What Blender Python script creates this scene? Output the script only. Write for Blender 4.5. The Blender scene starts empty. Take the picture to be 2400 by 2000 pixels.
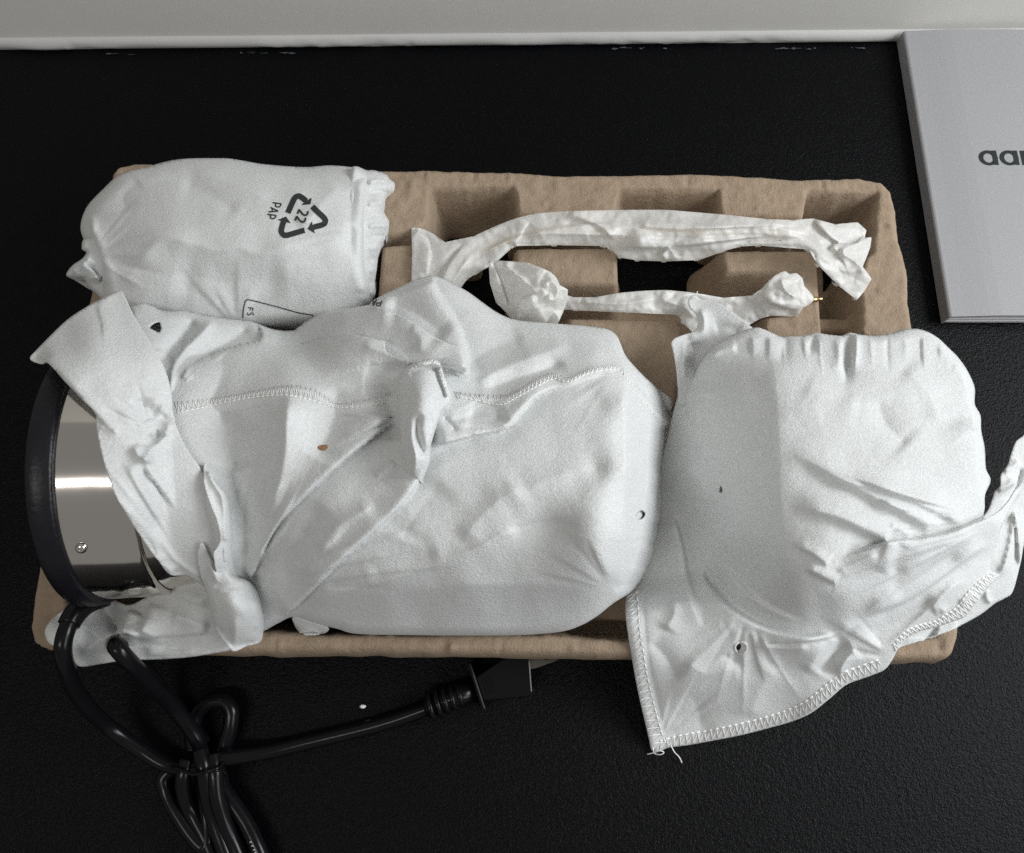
import bpy, math, random
import numpy as np
from mathutils import Vector, Euler

# ------------------------------------------------------------------ camera, world, lamps
sc = bpy.context.scene
COL = sc.collection
F, TH, H = 1926.0, math.radians(16.4), 0.43
CT, ST = math.cos(TH), math.sin(TH)
CAM = np.array([0.0, -H * math.tan(TH), H])
cd = bpy.data.cameras.new('camera')
cam = bpy.data.objects.new('camera', cd)
COL.objects.link(cam)
cam.location = CAM
cam.rotation_euler = (TH, 0, 0)
cd.sensor_width = 36.0
cd.lens = F / 2400 * 36
cd.clip_start, cd.clip_end = 0.01, 20
sc.camera = cam

w = bpy.data.worlds.new('World')
sc.world = w
w.use_nodes = True
w.node_tree.nodes['Background'].inputs[0].default_value = (1.0, 0.99, 0.97, 1)
w.node_tree.nodes['Background'].inputs[1].default_value = 0.22


def area_light(name, loc, target, size, sizey, energy, color):
    d = bpy.data.lights.new(name, 'AREA')
    d.shape = 'RECTANGLE'
    d.size, d.size_y, d.energy, d.color = size, sizey, energy, color
    o = bpy.data.objects.new(name, d)
    COL.objects.link(o)
    o.location = loc
    o.rotation_euler = (Vector(target) - Vector(loc)).to_track_quat('-Z', 'Y').to_euler()
    return o


area_light('window_light', (1.04, 0.06, 0.74), (0.0, -0.02, 0.05), 0.50, 0.55, 13.0, (0.955, 0.98, 1.0))
area_light('sheen_fill_light', (0.86, -0.50, 0.78), (0.1, -0.1, 0.0), 0.45, 0.45, 3.2, (0.95, 0.98, 1.0))  # added fill from the right front, gives the tabletop its sheen; no window there
area_light('ceiling_light', (-0.72, -0.75, 1.9), (-0.72, -0.1, 0), 0.95, 0.06, 8.0, (1.0, 0.96, 0.9))

sc.view_settings.view_transform = 'Standard'
sc.view_settings.look = 'None'
sc.view_settings.exposure = 0.0
sc.view_settings.gamma = 1.0
try:
    sc.cycles.use_denoising = False
except Exception:
    pass

# ------------------------------------------------------------------ helpers
def P(px, py, z):
    """A photo pixel and a height in metres -> a point of the place."""
    px, py, z = np.broadcast_arrays(np.asarray(px, float), np.asarray(py, float), np.asarray(z, float))
    u, v = (px - 1200) / F, (1000 - py) / F
    k = (H - z) / (CT - v * ST)
    return np.stack([CAM[0] + k * u, CAM[1] + k * (v * CT + ST), z], -1)


def project(p):
    q = np.asarray(p, float) - CAM
    y = q[..., 1] * CT + q[..., 2] * ST
    z = -q[..., 1] * ST + q[..., 2] * CT
    return np.stack([1200 + F * q[..., 0] / -z, 1000 - F * y / -z], -1)


def sstep(t):
    t = np.clip(t, 0, 1)
    return t * t * (3 - 2 * t)


def catmull(pts, step=4.0, closed=False):
    p = np.array(pts, float)
    n = len(p)
    if closed:
        idx = lambda i: p[i % n]
        m = n
    else:
        idx = lambda i: p[min(max(i, 0), n - 1)]
        m = n - 1
    out = []
    for i in range(m):
        a, b, c, d = idx(i - 1), idx(i), idx(i + 1), idx(i + 2)
        k = max(1, int(np.linalg.norm((c - b)[:2]) / step)) if step > 0 else 6
        for j in range(k):
            t = j / k
            out.append(b + 0.5 * t * ((c - a) + t * ((2 * a - 5 * b + 4 * c - d) + t * (3 * (b - c) + d - a))))
    if not closed:
        out.append(p[-1])
    return np.array(out)


def seg_dist(q, poly, closed=False):
    """distance, sign (>0 right of travel in picture axes), arc length 0..1, foot point"""
    a = poly if closed else poly[:-1]
    b = np.roll(poly, -1, 0) if closed else poly[1:]
    L = np.linalg.norm(b - a, axis=1)
    cum = np.concatenate([[0], np.cumsum(L)])
    N = len(q)
    best = np.full(N, 1e18)
    sg = np.zeros(N)
    ar = np.zeros(N)
    ft = np.zeros((N, 2))
    ch = max(1, 4000000 // max(1, len(a)))
    for s in range(0, N, ch):
        x = q[s:s + ch]
        d = b - a
        t = ((x[:, None, :] - a[None]) * d[None]).sum(-1) / np.maximum((d * d).sum(-1), 1e-12)[None]
        t = np.clip(t, 0, 1)
        f = a[None] + t[..., None] * d[None]
        e = ((x[:, None, :] - f) ** 2).sum(-1)
        k = e.argmin(1)
        r = np.arange(len(x))
        best[s:s + ch] = e[r, k]
        fk = f[r, k]
        ft[s:s + ch] = fk
        w_ = x - fk
        cr = d[k, 0] * w_[:, 1] - d[k, 1] * w_[:, 0]
        sg[s:s + ch] = np.where(cr >= 0, 1, -1)
        ar[s:s + ch] = (cum[k] + t[r, k] * L[k]) / max(cum[-1], 1e-9)
    return np.sqrt(best), sg, ar, ft


def inside(q, poly):
    x, y = q[:, 0], q[:, 1]
    c = np.zeros(len(q), bool)
    j = len(poly) - 1
    for i in range(len(poly)):
        xi, yi = poly[i]
        xj, yj = poly[j]
        if yi != yj:
            m = ((yi > y) != (yj > y)) & (x < (xj - xi) * (y - yi) / (yj - yi) + xi)
            c ^= m
        j = i
    return c


_tab = {}


def _lat(ix, iy, seed):
    if seed not in _tab:
        _tab[seed] = np.random.default_rng(seed).random((128, 128)) * 2 - 1
    return _tab[seed][ix & 127, iy & 127]


def noise(x, y, scale, seed):
    x, y = np.asarray(x) / scale, np.asarray(y) / scale
    ix, iy = np.floor(x).astype(int), np.floor(y).astype(int)
    fx, fy = sstep(x - ix), sstep(y - iy)
    a = _lat(ix, iy, seed) * (1 - fx) + _lat(ix + 1, iy, seed) * fx
    b = _lat(ix, iy + 1, seed) * (1 - fx) + _lat(ix + 1, iy + 1, seed) * fx
    return a * (1 - fy) + b * fy


def facet(x, y, scale, seed, warp=0.3):
    """crumpled paper: heights on a warped triangular lattice, flat in between"""
    x = np.asarray(x) + noise(x, y, scale * 1.3, seed + 50) * scale * warp
    y = np.asarray(y) + noise(x, y, scale * 1.3, seed + 51) * scale * warp
    u, v = x / scale - y / scale * 0.577, y / scale * 1.155
    iu, iv = np.floor(u).astype(int), np.floor(v).astype(int)
    fu, fv = u - iu, v - iv
    up = fu + fv > 1
    h10, h01 = _lat(iu + 1, iv, seed), _lat(iu, iv + 1, seed)
    h00, h11 = _lat(iu, iv, seed), _lat(iu + 1, iv + 1, seed)
    return np.where(up, h11 + (1 - fu) * (h01 - h11) + (1 - fv) * (h10 - h11),
                    h00 + fu * (h10 - h00) + fv * (h01 - h00))


class Heights:
    """Smooth height through control points (mm), plus folds, creases and steps."""

    def __init__(self, ctrl, feats=(), edge=None, extra=None, stiff=1e-2, above=None, gap=2.0):
        self.above, self.gap = above, gap
        c = np.array(ctrl, float)
        self.c = c[:, :2] / 400
        n = len(c)
        K = self.k(self.c, self.c) + np.eye(n) * stiff * 1e-2
        A = np.zeros((n + 3, n + 3))
        A[:n, :n] = K
        A[:n, n] = 1
        A[:n, n + 1:] = self.c
        A[n:, :n] = A[:n, n:].T
        self.w = np.linalg.solve(A, np.concatenate([c[:, 2], np.zeros(3)]))
        self.f = []
        for f in feats:
            f = dict(f)
            f['poly'] = catmull(f['pts'], 6)
            if 'over' in f:
                _, s, _, _ = seg_dist(np.array([f['over']], float), f['poly'])
                f['s'] = s[0]
            self.f.append(f)
        self.edge = edge
        self.extra = extra

    @staticmethod
    def k(a, b):
        r2 = ((a[:, None] - b[None]) ** 2).sum(-1)
        return r2 * np.log(r2 + 1e-9) * 0.5

    def __call__(self, px, py):
        q = np.stack([np.asarray(px, float), np.asarray(py, float)], 1)
        z = np.zeros(len(q))
        n = len(self.c)
        for s in range(0, len(q), 20000):
            x = q[s:s + 20000] / 400
            z[s:s + 20000] = self.k(x, self.c) @ self.w[:n] + self.w[n] + x @ self.w[n + 1:]
        for f in self.f:
            p = f['poly']
            w1, w2 = f['w'], f.get('w2', f['w'])
            m = 5.0 * max(w1, w2) if f['k'] != 'drop' else 3000
            lo, hi = p.min(0) - m, p.max(0) + m
            k = np.where((q[:, 0] > lo[0]) & (q[:, 0] < hi[0]) & (q[:, 1] > lo[1]) & (q[:, 1] < hi[1]))[0]
            if not len(k):
                continue
            d, s, t, _ = seg_dist(q[k], p)
            ts, te = f.get('t', (0.18, 0.18))
            if f['k'] == 'drop':
                ch_ = p[-1] - p[0]
                t = np.clip(((q[k] - p[0]) @ ch_) / (ch_ @ ch_), 0, 1)
            tp = np.ones(len(k))
            if ts > 0:
                tp *= sstep(t / ts)
            if te > 0:
                tp *= sstep((1 - t) / te)
            kind = f['k']
            if kind == 'ridge':
                z[k] += f['a'] * np.exp(-(d / w1) ** 1.3) * tp
            elif kind == 'sharp':
                z[k] += f['a'] * np.exp(-d / w1) * tp
            elif kind == 'step':
                o = (s * f['s'] > 0) | (d < 0.3)
                up = f['a'] * np.exp(-(d / w1) ** 1.3) * (1 - 0.35 * np.exp(-d / 5.0))
                dn = -f.get('dip', 0.25) * f['a'] * np.exp(-(d / w2) ** 2)
                z[k] += np.where(o, up, dn) * tp
            elif kind == 'soft':
                sd = d * np.where(s * f['s'] > 0, 1, -1)
                wt = f.get('wt', 6.0)
                z[k] += f['a'] * (0.5 * (1 + np.tanh(sd / wt)) * np.exp(-(d / w1) ** 2) - f.get('dip', 0.2) * 0.5 * (1 - np.tanh(sd / wt)) * np.exp(-(d / w2) ** 2)) * tp
            elif kind == 'drop':
                o = s * f['s'] < 0
                e = np.where(o, d, 0)
                z[k] -= f['a'] * (np.sqrt(e * e + 16) - 4) * tp
        if self.extra is not None:
            z = z + self.extra(q[:, 0], q[:, 1])
        if self.edge is not None:
            poly, drop, wid = self.edge
            d, s, t, _ = seg_dist(q, poly, True)
            dr = np.interp(t, np.linspace(0, 1, len(drop)), drop) if np.ndim(drop) else drop
            u = np.clip(1 - d / wid, 0, 1)
            z = z - dr * (1 - np.sqrt(np.maximum(1 - u * u, 0)))
        if self.above is not None:
            b = surf(self.above, q[:, 0], q[:, 1])[:, 2] * 1000 + self.gap
            z = np.where(z > b + 3, z, np.where(z < b - 3, b, b + (z - b + 3) ** 2 / 12))
        return z


def fan(cx, cy, a0, a1, r0, r1, n, amp, w, seed):
    """fine tension creases running out from where cloth is gathered"""
    rn = random.Random(seed)
    out = []
    for i in range(n):
        a = math.radians(a0 + (a1 - a0) * (i + rn.uniform(0.15, 0.85)) / n)
        ra, rb_ = r0 * rn.uniform(0.7, 1.6), r1 * rn.uniform(0.5, 1.05)
        bend = rn.uniform(-0.10, 0.10)
        pts = [(cx + (ra + (rb_ - ra) * t) * math.cos(a + bend * t), cy + (ra + (rb_ - ra) * t) * math.sin(a + bend * t)) for t in (0, 0.33, 0.66, 1)]
        am = amp * rn.uniform(0.55, 1.0)
        if rn.random() < 0.55:
            out.append(dict(k='sharp', pts=pts, a=am * (1 if rn.random() < 0.6 else -1), w=w * rn.uniform(0.7, 1.4), t=(0.15, 0.55)))
        else:
            nx, ny = -math.sin(a), math.cos(a)
            sg = 1 if ny < 0 else -1
            out.append(dict(k='soft', pts=pts, over=(pts[1][0] + nx * 12 * sg, pts[1][1] + ny * 12 * sg), a=am, w=w * 3.2, wt=2.2, dip=0.3, t=(0.15, 0.55)))
    return out


class Over:
    """a layer lying on another one, lifted by its own heights (mm)"""

    def __init__(self, base, ctrl, feats=(), edge=None, extra=None):
        self.base = base
        self.top = Heights(ctrl, feats, edge, extra)
        self.f = self.top.f

    def __call__(self, px, py):
        px, py = np.asarray(px, float), np.asarray(py, float)
        return surf(self.base, px, py)[:, 2] * 1000 + self.top(px, py)


CLAMPS = []   # functions(world xy) -> lowest allowed height


def surf(hf, px, py, lift=0.0, clamp=True):
    """height function (mm) over the photo's pixels -> points in metres, never below what carries it"""
    z = np.asarray(hf(px, py)) / 1000 + lift
    z = np.maximum(z, 0.0012 + lift)
    if clamp:
        for _ in range(2):
            p = P(px, py, z)
            for c in (CLAMPS if clamp is True else CLAMPS[:1]):
                z = np.maximum(z, c(p[:, 0], p[:, 1]) + lift)
    return P(px, py, z)


def link(name, me, mat=None, parent=None):
    o = bpy.data.objects.new(name, me)
    COL.objects.link(o)
    if mat is not None:
        me.materials.append(mat)
    if parent is not None:
        o.parent = parent
    return o


def mesh(name, v, f, smooth=True):
    me = bpy.data.meshes.new(name)
    me.from_pydata([tuple(map(float, x)) for x in v], [], [tuple(map(int, x)) for x in f])
    me.update()
    if smooth:
        me.polygons.foreach_set('use_smooth', [True] * len(me.polygons))
    return me


def sheet(name, outline, hf, mat, parent=None, cell=4.5, holes=(), skirt=None, thick=0.0004, lift=0.0, clamp=True,
          smooth_outline=True, relax=0):
    """A sheet of cloth or paper: every pixel inside the outline gets its own height in the place."""
    ol = catmull(outline, 4, True) if smooth_outline else np.array(outline, float)
    hs = [catmull(h, 1.5, True) for h in holes]
    lo, hi = ol.min(0) - 2 * cell, ol.max(0) + 2 * cell
    nx, ny = int((hi[0] - lo[0]) / cell) + 1, int((hi[1] - lo[1]) / cell) + 1
    gx, gy = np.meshgrid(lo[0] + np.arange(nx) * cell, lo[1] + np.arange(ny) * cell, indexing='ij')
    cx = (gx[:-1, :-1] + cell / 2).ravel()
    cy = (gy[:-1, :-1] + cell / 2).ravel()
    c = np.stack([cx, cy], 1)
    keep = inside(c, ol)
    for h in hs:
        keep &= ~inside(c, h)
    I, J = np.meshgrid(np.arange(nx - 1), np.arange(ny - 1), indexing='ij')
    K = np.where(keep)[0]
    I, J = I.ravel()[K], J.ravel()[K]
    id_ = lambda i, j: i * ny + j
    quads = np.stack([id_(I, J), id_(I, J + 1), id_(I + 1, J + 1), id_(I + 1, J)], 1)
    used, inv = np.unique(quads, return_inverse=True)
    quads = inv.reshape(-1, 4)
    q = np.stack([gx.ravel()[used], gy.ravel()[used]], 1)
    # boundary edges
    e = np.concatenate([quads[:, [0, 1]], quads[:, [1, 2]], quads[:, [2, 3]], quads[:, [3, 0]]])
    key = np.sort(e, 1)
    kk = key[:, 0].astype(np.int64) * len(used) + key[:, 1]
    _, ix, cnt = np.unique(kk, return_index=True, return_counts=True)
    be = e[ix[cnt == 1]]
    bn = np.unique(be)
    # snap fold lines, then borders
    fl = [f['poly'] for f in getattr(hf, 'f', []) if f['k'] in ('step',)]
    isb = np.zeros(len(q), bool)
    isb[bn] = True
    for p in fl:
        m = (~isb) & (q[:, 0] > p[:, 0].min() - cell) & (q[:, 0] < p[:, 0].max() + cell) & (
            q[:, 1] > p[:, 1].min() - cell) & (q[:, 1] < p[:, 1].max() + cell)
        k = np.where(m)[0]
        if len(k):
            d, s, t, ft = seg_dist(q[k], p)
            g = (d < 0.5 * cell) & (t > 0.001) & (t < 0.999)
            q[k[g]] = ft[g]
    d, s, t, ft = seg_dist(q[bn], ol, True)
    tgt = ft
    for h in hs:
        d2, _, _, f2 = seg_dist(q[bn], h, True)
        m = d2 < d
        tgt = np.where(m[:, None], f2, tgt)
        d = np.minimum(d, d2)
    g = d < 2 * cell
    q[bn[g]] = tgt[g]
    v = surf(hf, q[:, 0], q[:, 1], lift, clamp)
    faces = [tuple(x) for x in quads]
    if skirt:
        # turn the border down and in, like cloth tucked under the thing
        oi = ol[::1]
        ar = 0.5 * np.sum(oi[:, 0] * np.roll(oi[:, 1], -1) - np.roll(oi[:, 0], -1) * oi[:, 1])
        inn = np.zeros((len(q), 2))
        nearest = np.concatenate([((q[bn[i:i + 500], None, :] - oi[None]) ** 2).sum(-1).argmin(1) for i in range(0, len(bn), 500)])
        tg = oi[(nearest + 3) % len(oi)] - oi[(nearest - 3) % len(oi)]
        nn_ = np.stack([-tg[:, 1], tg[:, 0]], 1) * (1 if ar > 0 else -1)
        inn[bn] = nn_ / np.maximum(np.linalg.norm(nn_, axis=1, keepdims=True), 1e-6)
        on_out = {int(b_) for b_, k_ in zip(bn, nearest) if np.linalg.norm(q[b_] - oi[k_]) < 6}
        vw = [v]
        idx = {}
        ring_prev = {int(b): int(b) for b in bn}
        base = len(v)
        wi = P(q[bn, 0] + inn[bn, 0] * 5, q[bn, 1] + inn[bn, 1] * 5, v[bn, 2])[:, :2] - v[bn, :2]
        wi /= np.maximum(np.linalg.norm(wi, axis=1, keepdims=True), 1e-9)
        for (off, dz) in skirt:
            nv = v[bn].copy()
            nv[:, :2] += wi * off
            nv[:, 2] = np.maximum(nv[:, 2] - dz, 0.001)
            vw.append(nv)
            ring = {int(b): base + i for i, b in enumerate(bn)}
            for a, b in be:
                a, b = int(a), int(b)
                if a not in on_out or b not in on_out:
                    continue
                faces.append((ring_prev[b], ring_prev[a], ring[a], ring[b]))
            ring_prev = ring
            base += len(bn)
        v = np.concatenate(vw)
    me = mesh(name, v, faces)
    o = link(name, me, mat, parent)
    # faces run clockwise seen from above in picture axes -> make them look up
    if len(me.polygons) and me.polygons[0].normal.z < 0:
        me.flip_normals()
    if thick:
        so = o.modifiers.new('thickness', 'SOLIDIFY')
        so.thickness = thick
        so.offset = -1
    return o


def tube_data(pts, rad, sides=10, cap=True):
    pts = np.asarray(pts, float)
    n = len(pts)
    rad = np.broadcast_to(np.asarray(rad, float), (n,))
    T = np.gradient(pts, axis=0)
    T /= np.maximum(np.linalg.norm(T, axis=1, keepdims=True), 1e-12)
    up = np.array([0, 0, 1.0]) if abs(T[0, 2]) < 0.9 else np.array([1.0, 0, 0])
    v, f = [], []
    nrm = up - T[0] * (up @ T[0])
    nrm /= np.linalg.norm(nrm)
    for i in range(n):
        nrm = nrm - T[i] * (nrm @ T[i])
        nrm /= max(np.linalg.norm(nrm), 1e-9)
        bi = np.cross(T[i], nrm)
        for k in range(sides):
            a = 2 * math.pi * k / sides
            v.append(pts[i] + rad[i] * (math.cos(a) * nrm + math.sin(a) * bi))
    for i in range(n - 1):
        for k in range(sides):
            a, b = i * sides + k, i * sides + (k + 1) % sides
            f.append((a, b, b + sides, a + sides))
    if cap:
        f.append(tuple(range(sides))[::-1])
        f.append(tuple(range((n - 1) * sides, n * sides)))
    return v, f


def join(parts):
    V, Fc = [], []
    for v, f in parts:
        b = len(V)
        V += list(v)
        Fc += [tuple(i + b for i in x) for x in f]
    return V, Fc


def bevel(o, w, seg=2):
    m = o.modifiers.new('bevel', 'BEVEL')
    m.width, m.segments, m.limit_method = w, seg, 'ANGLE'
    m.angle_limit = math.radians(35)
    return o


def ribbon(pts, width, hf, lift=0.0003):
    """a printed stroke lying on a sheet (pixel units in, place points out)"""
    p = catmull(pts, 2.0) if len(pts) > 2 else np.array([np.array(pts[0]) + (np.array(pts[1]) - np.array(pts[0])) * t for t in np.linspace(0, 1, 12)], float)
    T = np.gradient(p, axis=0)
    T /= np.maximum(np.linalg.norm(T, axis=1, keepdims=True), 1e-9)
    N = np.stack([-T[:, 1], T[:, 0]], 1)
    k = max(2, int(width / 3) + 1)
    rows = [p + N * (t - 0.5) * width for t in np.linspace(0, 1, k)]
    V, Fc = [], []
    n = len(p)
    for r in rows:
        V += list(surf(hf, r[:, 0], r[:, 1], lift))
    for j in range(k - 1):
        for i in range(n - 1):
            Fc.append((j * n + i, j * n + i + 1, (j + 1) * n + i + 1, (j + 1) * n + i))
    return V, Fc


def tri_patch(a, b, c, hf, lift=0.0003, n=6):
    V, Fc, ix = [], [], {}
    a, b, c = map(lambda t: np.array(t, float), (a, b, c))
    for i in range(n + 1):
        for j in range(n + 1 - i):
            ix[i, j] = len(V)
            V.append(a + (b - a) * i / n + (c - a) * j / n)
    for i in range(n):
        for j in range(n - i):
            Fc.append((ix[i, j], ix[i + 1, j], ix[i, j + 1]))
            if i + j < n - 1:
                Fc.append((ix[i + 1, j], ix[i + 1, j + 1], ix[i, j + 1]))
    V = np.array(V)
    return list(surf(hf, V[:, 0], V[:, 1], lift)), Fc


def empty(name, loc, label, cat, group=None):
    o = bpy.data.objects.new(name, None)
    COL.objects.link(o)
    o['label'], o['category'] = label, cat
    if group:
        o['group'] = group
    o.empty_display_size = 0.02
    return o


def tag(o, label, cat, group=None):
    o['label'], o['category'] = label, cat
    if group:
        o['group'] = group
    return o


# ------------------------------------------------------------------ materials
def mat_base(name):
    m = bpy.data.materials.new(name)
    m.use_nodes = True
    return m, m.node_tree.nodes, m.node_tree.links, m.node_tree.nodes['Principled BSDF']


def nd(nodes, t, **kw):
    n = nodes.new(t)
    for k, v in kw.items():
        if k in n.inputs:
            n.inputs[k].default_value = v
        else:
            setattr(n, k, v)
    return n


def bumped(name, color, rough, layers, strength=0.5, var=0.0, var_scale=30, metallic=0, spec=0.5, sheen=0, trans=0.0, color2=None, alpha=1.0):
    """layers: (noise scale, weight, stretch xyz, detail)"""
    m, N, L, b = mat_base(name)
    b.inputs['Base Color'].default_value = (*color, 1)
    b.inputs['Roughness'].default_value = rough
    b.inputs['Metallic'].default_value = metallic
    b.inputs['Specular IOR Level'].default_value = spec
    if sheen:
        b.inputs['Sheen Weight'].default_value = sheen
        b.inputs['Sheen Roughness'].default_value = 0.5
    b.inputs['Alpha'].default_value = alpha
    tc = N.new('ShaderNodeTexCoord')
    acc = None
    for sc_, wt, st, det in layers:
        mp = N.new('ShaderNodeMapping')
        mp.inputs['Scale'].default_value = st
        L.new(tc.outputs['Object'], mp.inputs['Vector'])
        nz = nd(N, 'ShaderNodeTexNoise', Scale=sc_, Detail=det, Roughness=0.6)
        L.new(mp.outputs[0], nz.inputs['Vector'])
        mu = nd(N, 'ShaderNodeMath', operation='MULTIPLY')
        mu.inputs[1].default_value = wt
        L.new(nz.outputs['Fac'], mu.inputs[0])
        if acc is None:
            acc = mu
        else:
            ad = nd(N, 'ShaderNodeMath', operation='ADD')
            L.new(acc.outputs[0], ad.inputs[0])
            L.new(mu.outputs[0], ad.inputs[1])
            acc = ad
    if acc is not None:
        bp = N.new('ShaderNodeBump')
        bp.inputs['Strength'].default_value = strength
        bp.inputs['Distance'].default_value = 0.001
        L.new(acc.outputs[0], bp.inputs['Height'])
        L.new(bp.outputs[0], b.inputs['Normal'])
    if var or color2:
        nz = nd(N, 'ShaderNodeTexNoise', Scale=var_scale, Detail=5, Roughness=0.65)
        L.new(tc.outputs['Object'], nz.inputs['Vector'])
        cr = N.new('ShaderNodeValToRGB')
        c2 = color2 or tuple(min(1, c * (1 + var)) for c in color)
        c1 = tuple(c * (1 - var) for c in color)
        cr.color_ramp.elements[0].position, cr.color_ramp.elements[1].position = 0.35, 0.65
        cr.color_ramp.elements[0].color = (*c1, 1)
        cr.color_ramp.elements[1].color = (*c2, 1)
        L.new(nz.outputs['Fac'], cr.inputs[0])
        L.new(cr.outputs[0], b.inputs['Base Color'])
    if trans:
        tr = N.new('ShaderNodeBsdfTranslucent')
        tr.inputs['Color'].default_value = (color[0], color[1] * 0.99, color[2] * 0.95, 1)
        mx = N.new('ShaderNodeMixShader')
        mx.inputs[0].default_value = trans
        L.new(b.outputs[0], mx.inputs[1])
        L.new(tr.outputs[0], mx.inputs[2])
        L.new(mx.outputs[0], N['Material Output'].inputs['Surface'])
    return m


M_CLOTH = bumped('white_brushed_cloth', (0.745, 0.762, 0.757), 0.85,
                 [(1100, 0.8, (1.0, 2.4, 1.0), 2), (520, 0.35, (1, 1.6, 1), 2)],
                 0.6, var=0.05, var_scale=650, spec=0.2, sheen=0.15, trans=0.12)
M_SEAM = bumped('white_seam_cloth', (0.82, 0.82, 0.80), 0.7, [(700, 1.0, (1, 1, 1), 2)], 0.4, spec=0.3, trans=0.1)
M_THREAD = bumped('white_thread', (0.93, 0.93, 0.91), 0.45, [], spec=0.5)
M_TISSUE = bumped('white_tissue_paper', (0.88, 0.88, 0.86), 0.40, [(160, 0.6, (1, 1, 1), 3), (420, 0.3, (1, 1, 1), 2)], 0.3, spec=0.5, trans=0.25, alpha=0.84)
M_PULP = bumped('moulded_pulp', (0.33, 0.252, 0.182), 0.92, [(300, 0.8, (1, 1, 1), 5), (1100, 0.6, (1, 1, 1), 3)], 0.9,
                var=0.07, var_scale=160, spec=0.15)
M_TABLE = bumped('black_grained_tabletop', (0.0010, 0.0012, 0.0018), 0.30, [(1000, 1.0, (1, 1, 1), 3), (420, 0.9, (1, 1, 1), 2)], 0.50, spec=0.10)
M_WALL = bumped('painted_wall', (0.74, 0.73, 0.70), 0.8, [(60, 0.5, (1, 1, 1), 3)], 0.15, var=0.02, var_scale=8)
M_BEAD = bumped('white_sealant', (0.50, 0.495, 0.485), 0.5, [(120, 1.0, (0.3, 1, 1), 3)], 0.3)
M_RUBBER = bumped('black_rubber', (0.005, 0.005, 0.006), 0.22, [(300, 0.3, (1, 1, 1), 3)], 0.12, spec=0.2)
M_PLASTIC = bumped('black_plastic_ring', (0.007, 0.007, 0.010), 0.38, [(500, 0.5, (1, 1, 1), 3)], 0.4, var=0.3, spec=0.3)
M_STEEL = bumped('polished_steel', (0.78, 0.74, 0.69), 0.10, [(28, 1.0, (1, 1, 1), 2)], 0.35, metallic=1)
M_BRASS = bumped('brass', (0.75, 0.52, 0.22), 0.25, [], metallic=1)
M_PRONG = bumped('nickel', (0.22, 0.20, 0.17), 0.22, [], metallic=1)
M_COVER = bumped('booklet_cover', (0.30, 0.30, 0.308), 0.55, [(600, 0.4, (1, 1, 1), 2)], 0.1)
M_PAGES = bumped('booklet_pages', (0.62, 0.62, 0.64), 0.8, [], spec=0.2)
M_INK = bumped('dark_print', (0.035, 0.037, 0.038), 0.7, [], spec=0.2)
M_INKG = bumped('green_black_print', (0.004, 0.010, 0.010), 0.5, [], spec=0.4)
M_PAINT = bumped('dried_white_paint', (0.05, 0.054, 0.057), 0.8, [])
M_FLAKE = bumped('brown_flake', (0.30, 0.17, 0.09), 0.9, [(900, 1, (1, 1, 1), 2)], 0.5)
M_GREYPRINT = bumped('pale_print', (0.45, 0.45, 0.47), 0.6, [])

# ------------------------------------------------------------------ setting: tabletop and wall
A, B = P(0, 119, 0.0), P(2090, 99, 0.0)
dirw = (B - A)[:2] / np.linalg.norm((B - A)[:2])
nrmw = np.array([-dirw[1], dirw[0]])


def wallpt(s, out, z):
    p = A[:2] + dirw * s + nrmw * out
    return (p[0], p[1], z)


v = [wallpt(-0.6, 0.02, 0), wallpt(1.2, 0.02, 0), wallpt(1.2, -0.95, 0), wallpt(-0.6, -0.95, 0)]
v += [(a, b, -0.03) for a, b, c in v]
tt = link('tabletop', mesh('tabletop', v, [(3, 2, 1, 0), (4, 5, 6, 7), (0, 1, 5, 4), (1, 2, 6, 5), (2, 3, 7, 6), (3, 0, 4, 7)], False), M_TABLE)
tt['kind'] = 'structure'
v = [wallpt(-0.6, 0.003, -0.02), wallpt(1.2, 0.003, -0.02), wallpt(1.2, 0.003, 0.6), wallpt(-0.6, 0.003, 0.6)]
v += [(a + nrmw[0] * 0.05, b + nrmw[1] * 0.05, c) for a, b, c in v]
wl = link('wall', mesh('wall', v, [(0, 1, 2, 3), (7, 6, 5, 4), (1, 0, 4, 5), (2, 1, 5, 6), (3, 2, 6, 7), (0, 3, 7, 4)], False), M_WALL)
wl['kind'] = 'structure'
# sealant bead along the foot of the wall
rows = []
nS = 700
S = np.linspace(-0.3, 0.9, nS)
V, Fc = [], []
prof = [(0.0032, 0.0075), (0.0014, 0.0066), (0.0002, 0.0050), (-0.0005, 0.0032), (-0.0002, 0.0014), (0.0004, 0.0002)]
for j, (o_, z_) in enumerate(prof):
    wv = 0.0007 * noise(S * 1000, S * 0 + j * 9, 30, 5) + 0.0005 * noise(S * 1000, S * 0 + j * 20, 7, 6) * (noise(S * 1000, S * 0, 60, 8) > 0.2)
    wv = wv * (1 if 0 < j < 5 else 0.3)
    for i in range(nS):
        V.append(wallpt(S[i], o_ + wv[i], max(0.0002, z_ + wv[i] * 0.6 * (j > 0))))
for j in range(len(prof) - 1):
    for i in range(nS - 1):
        Fc.append((j * nS + i, (j + 1) * nS + i, (j + 1) * nS + i + 1, j * nS + i + 1))
link('sealant_bead', mesh('sealant_bead', V, Fc), M_BEAD, wl)
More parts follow.
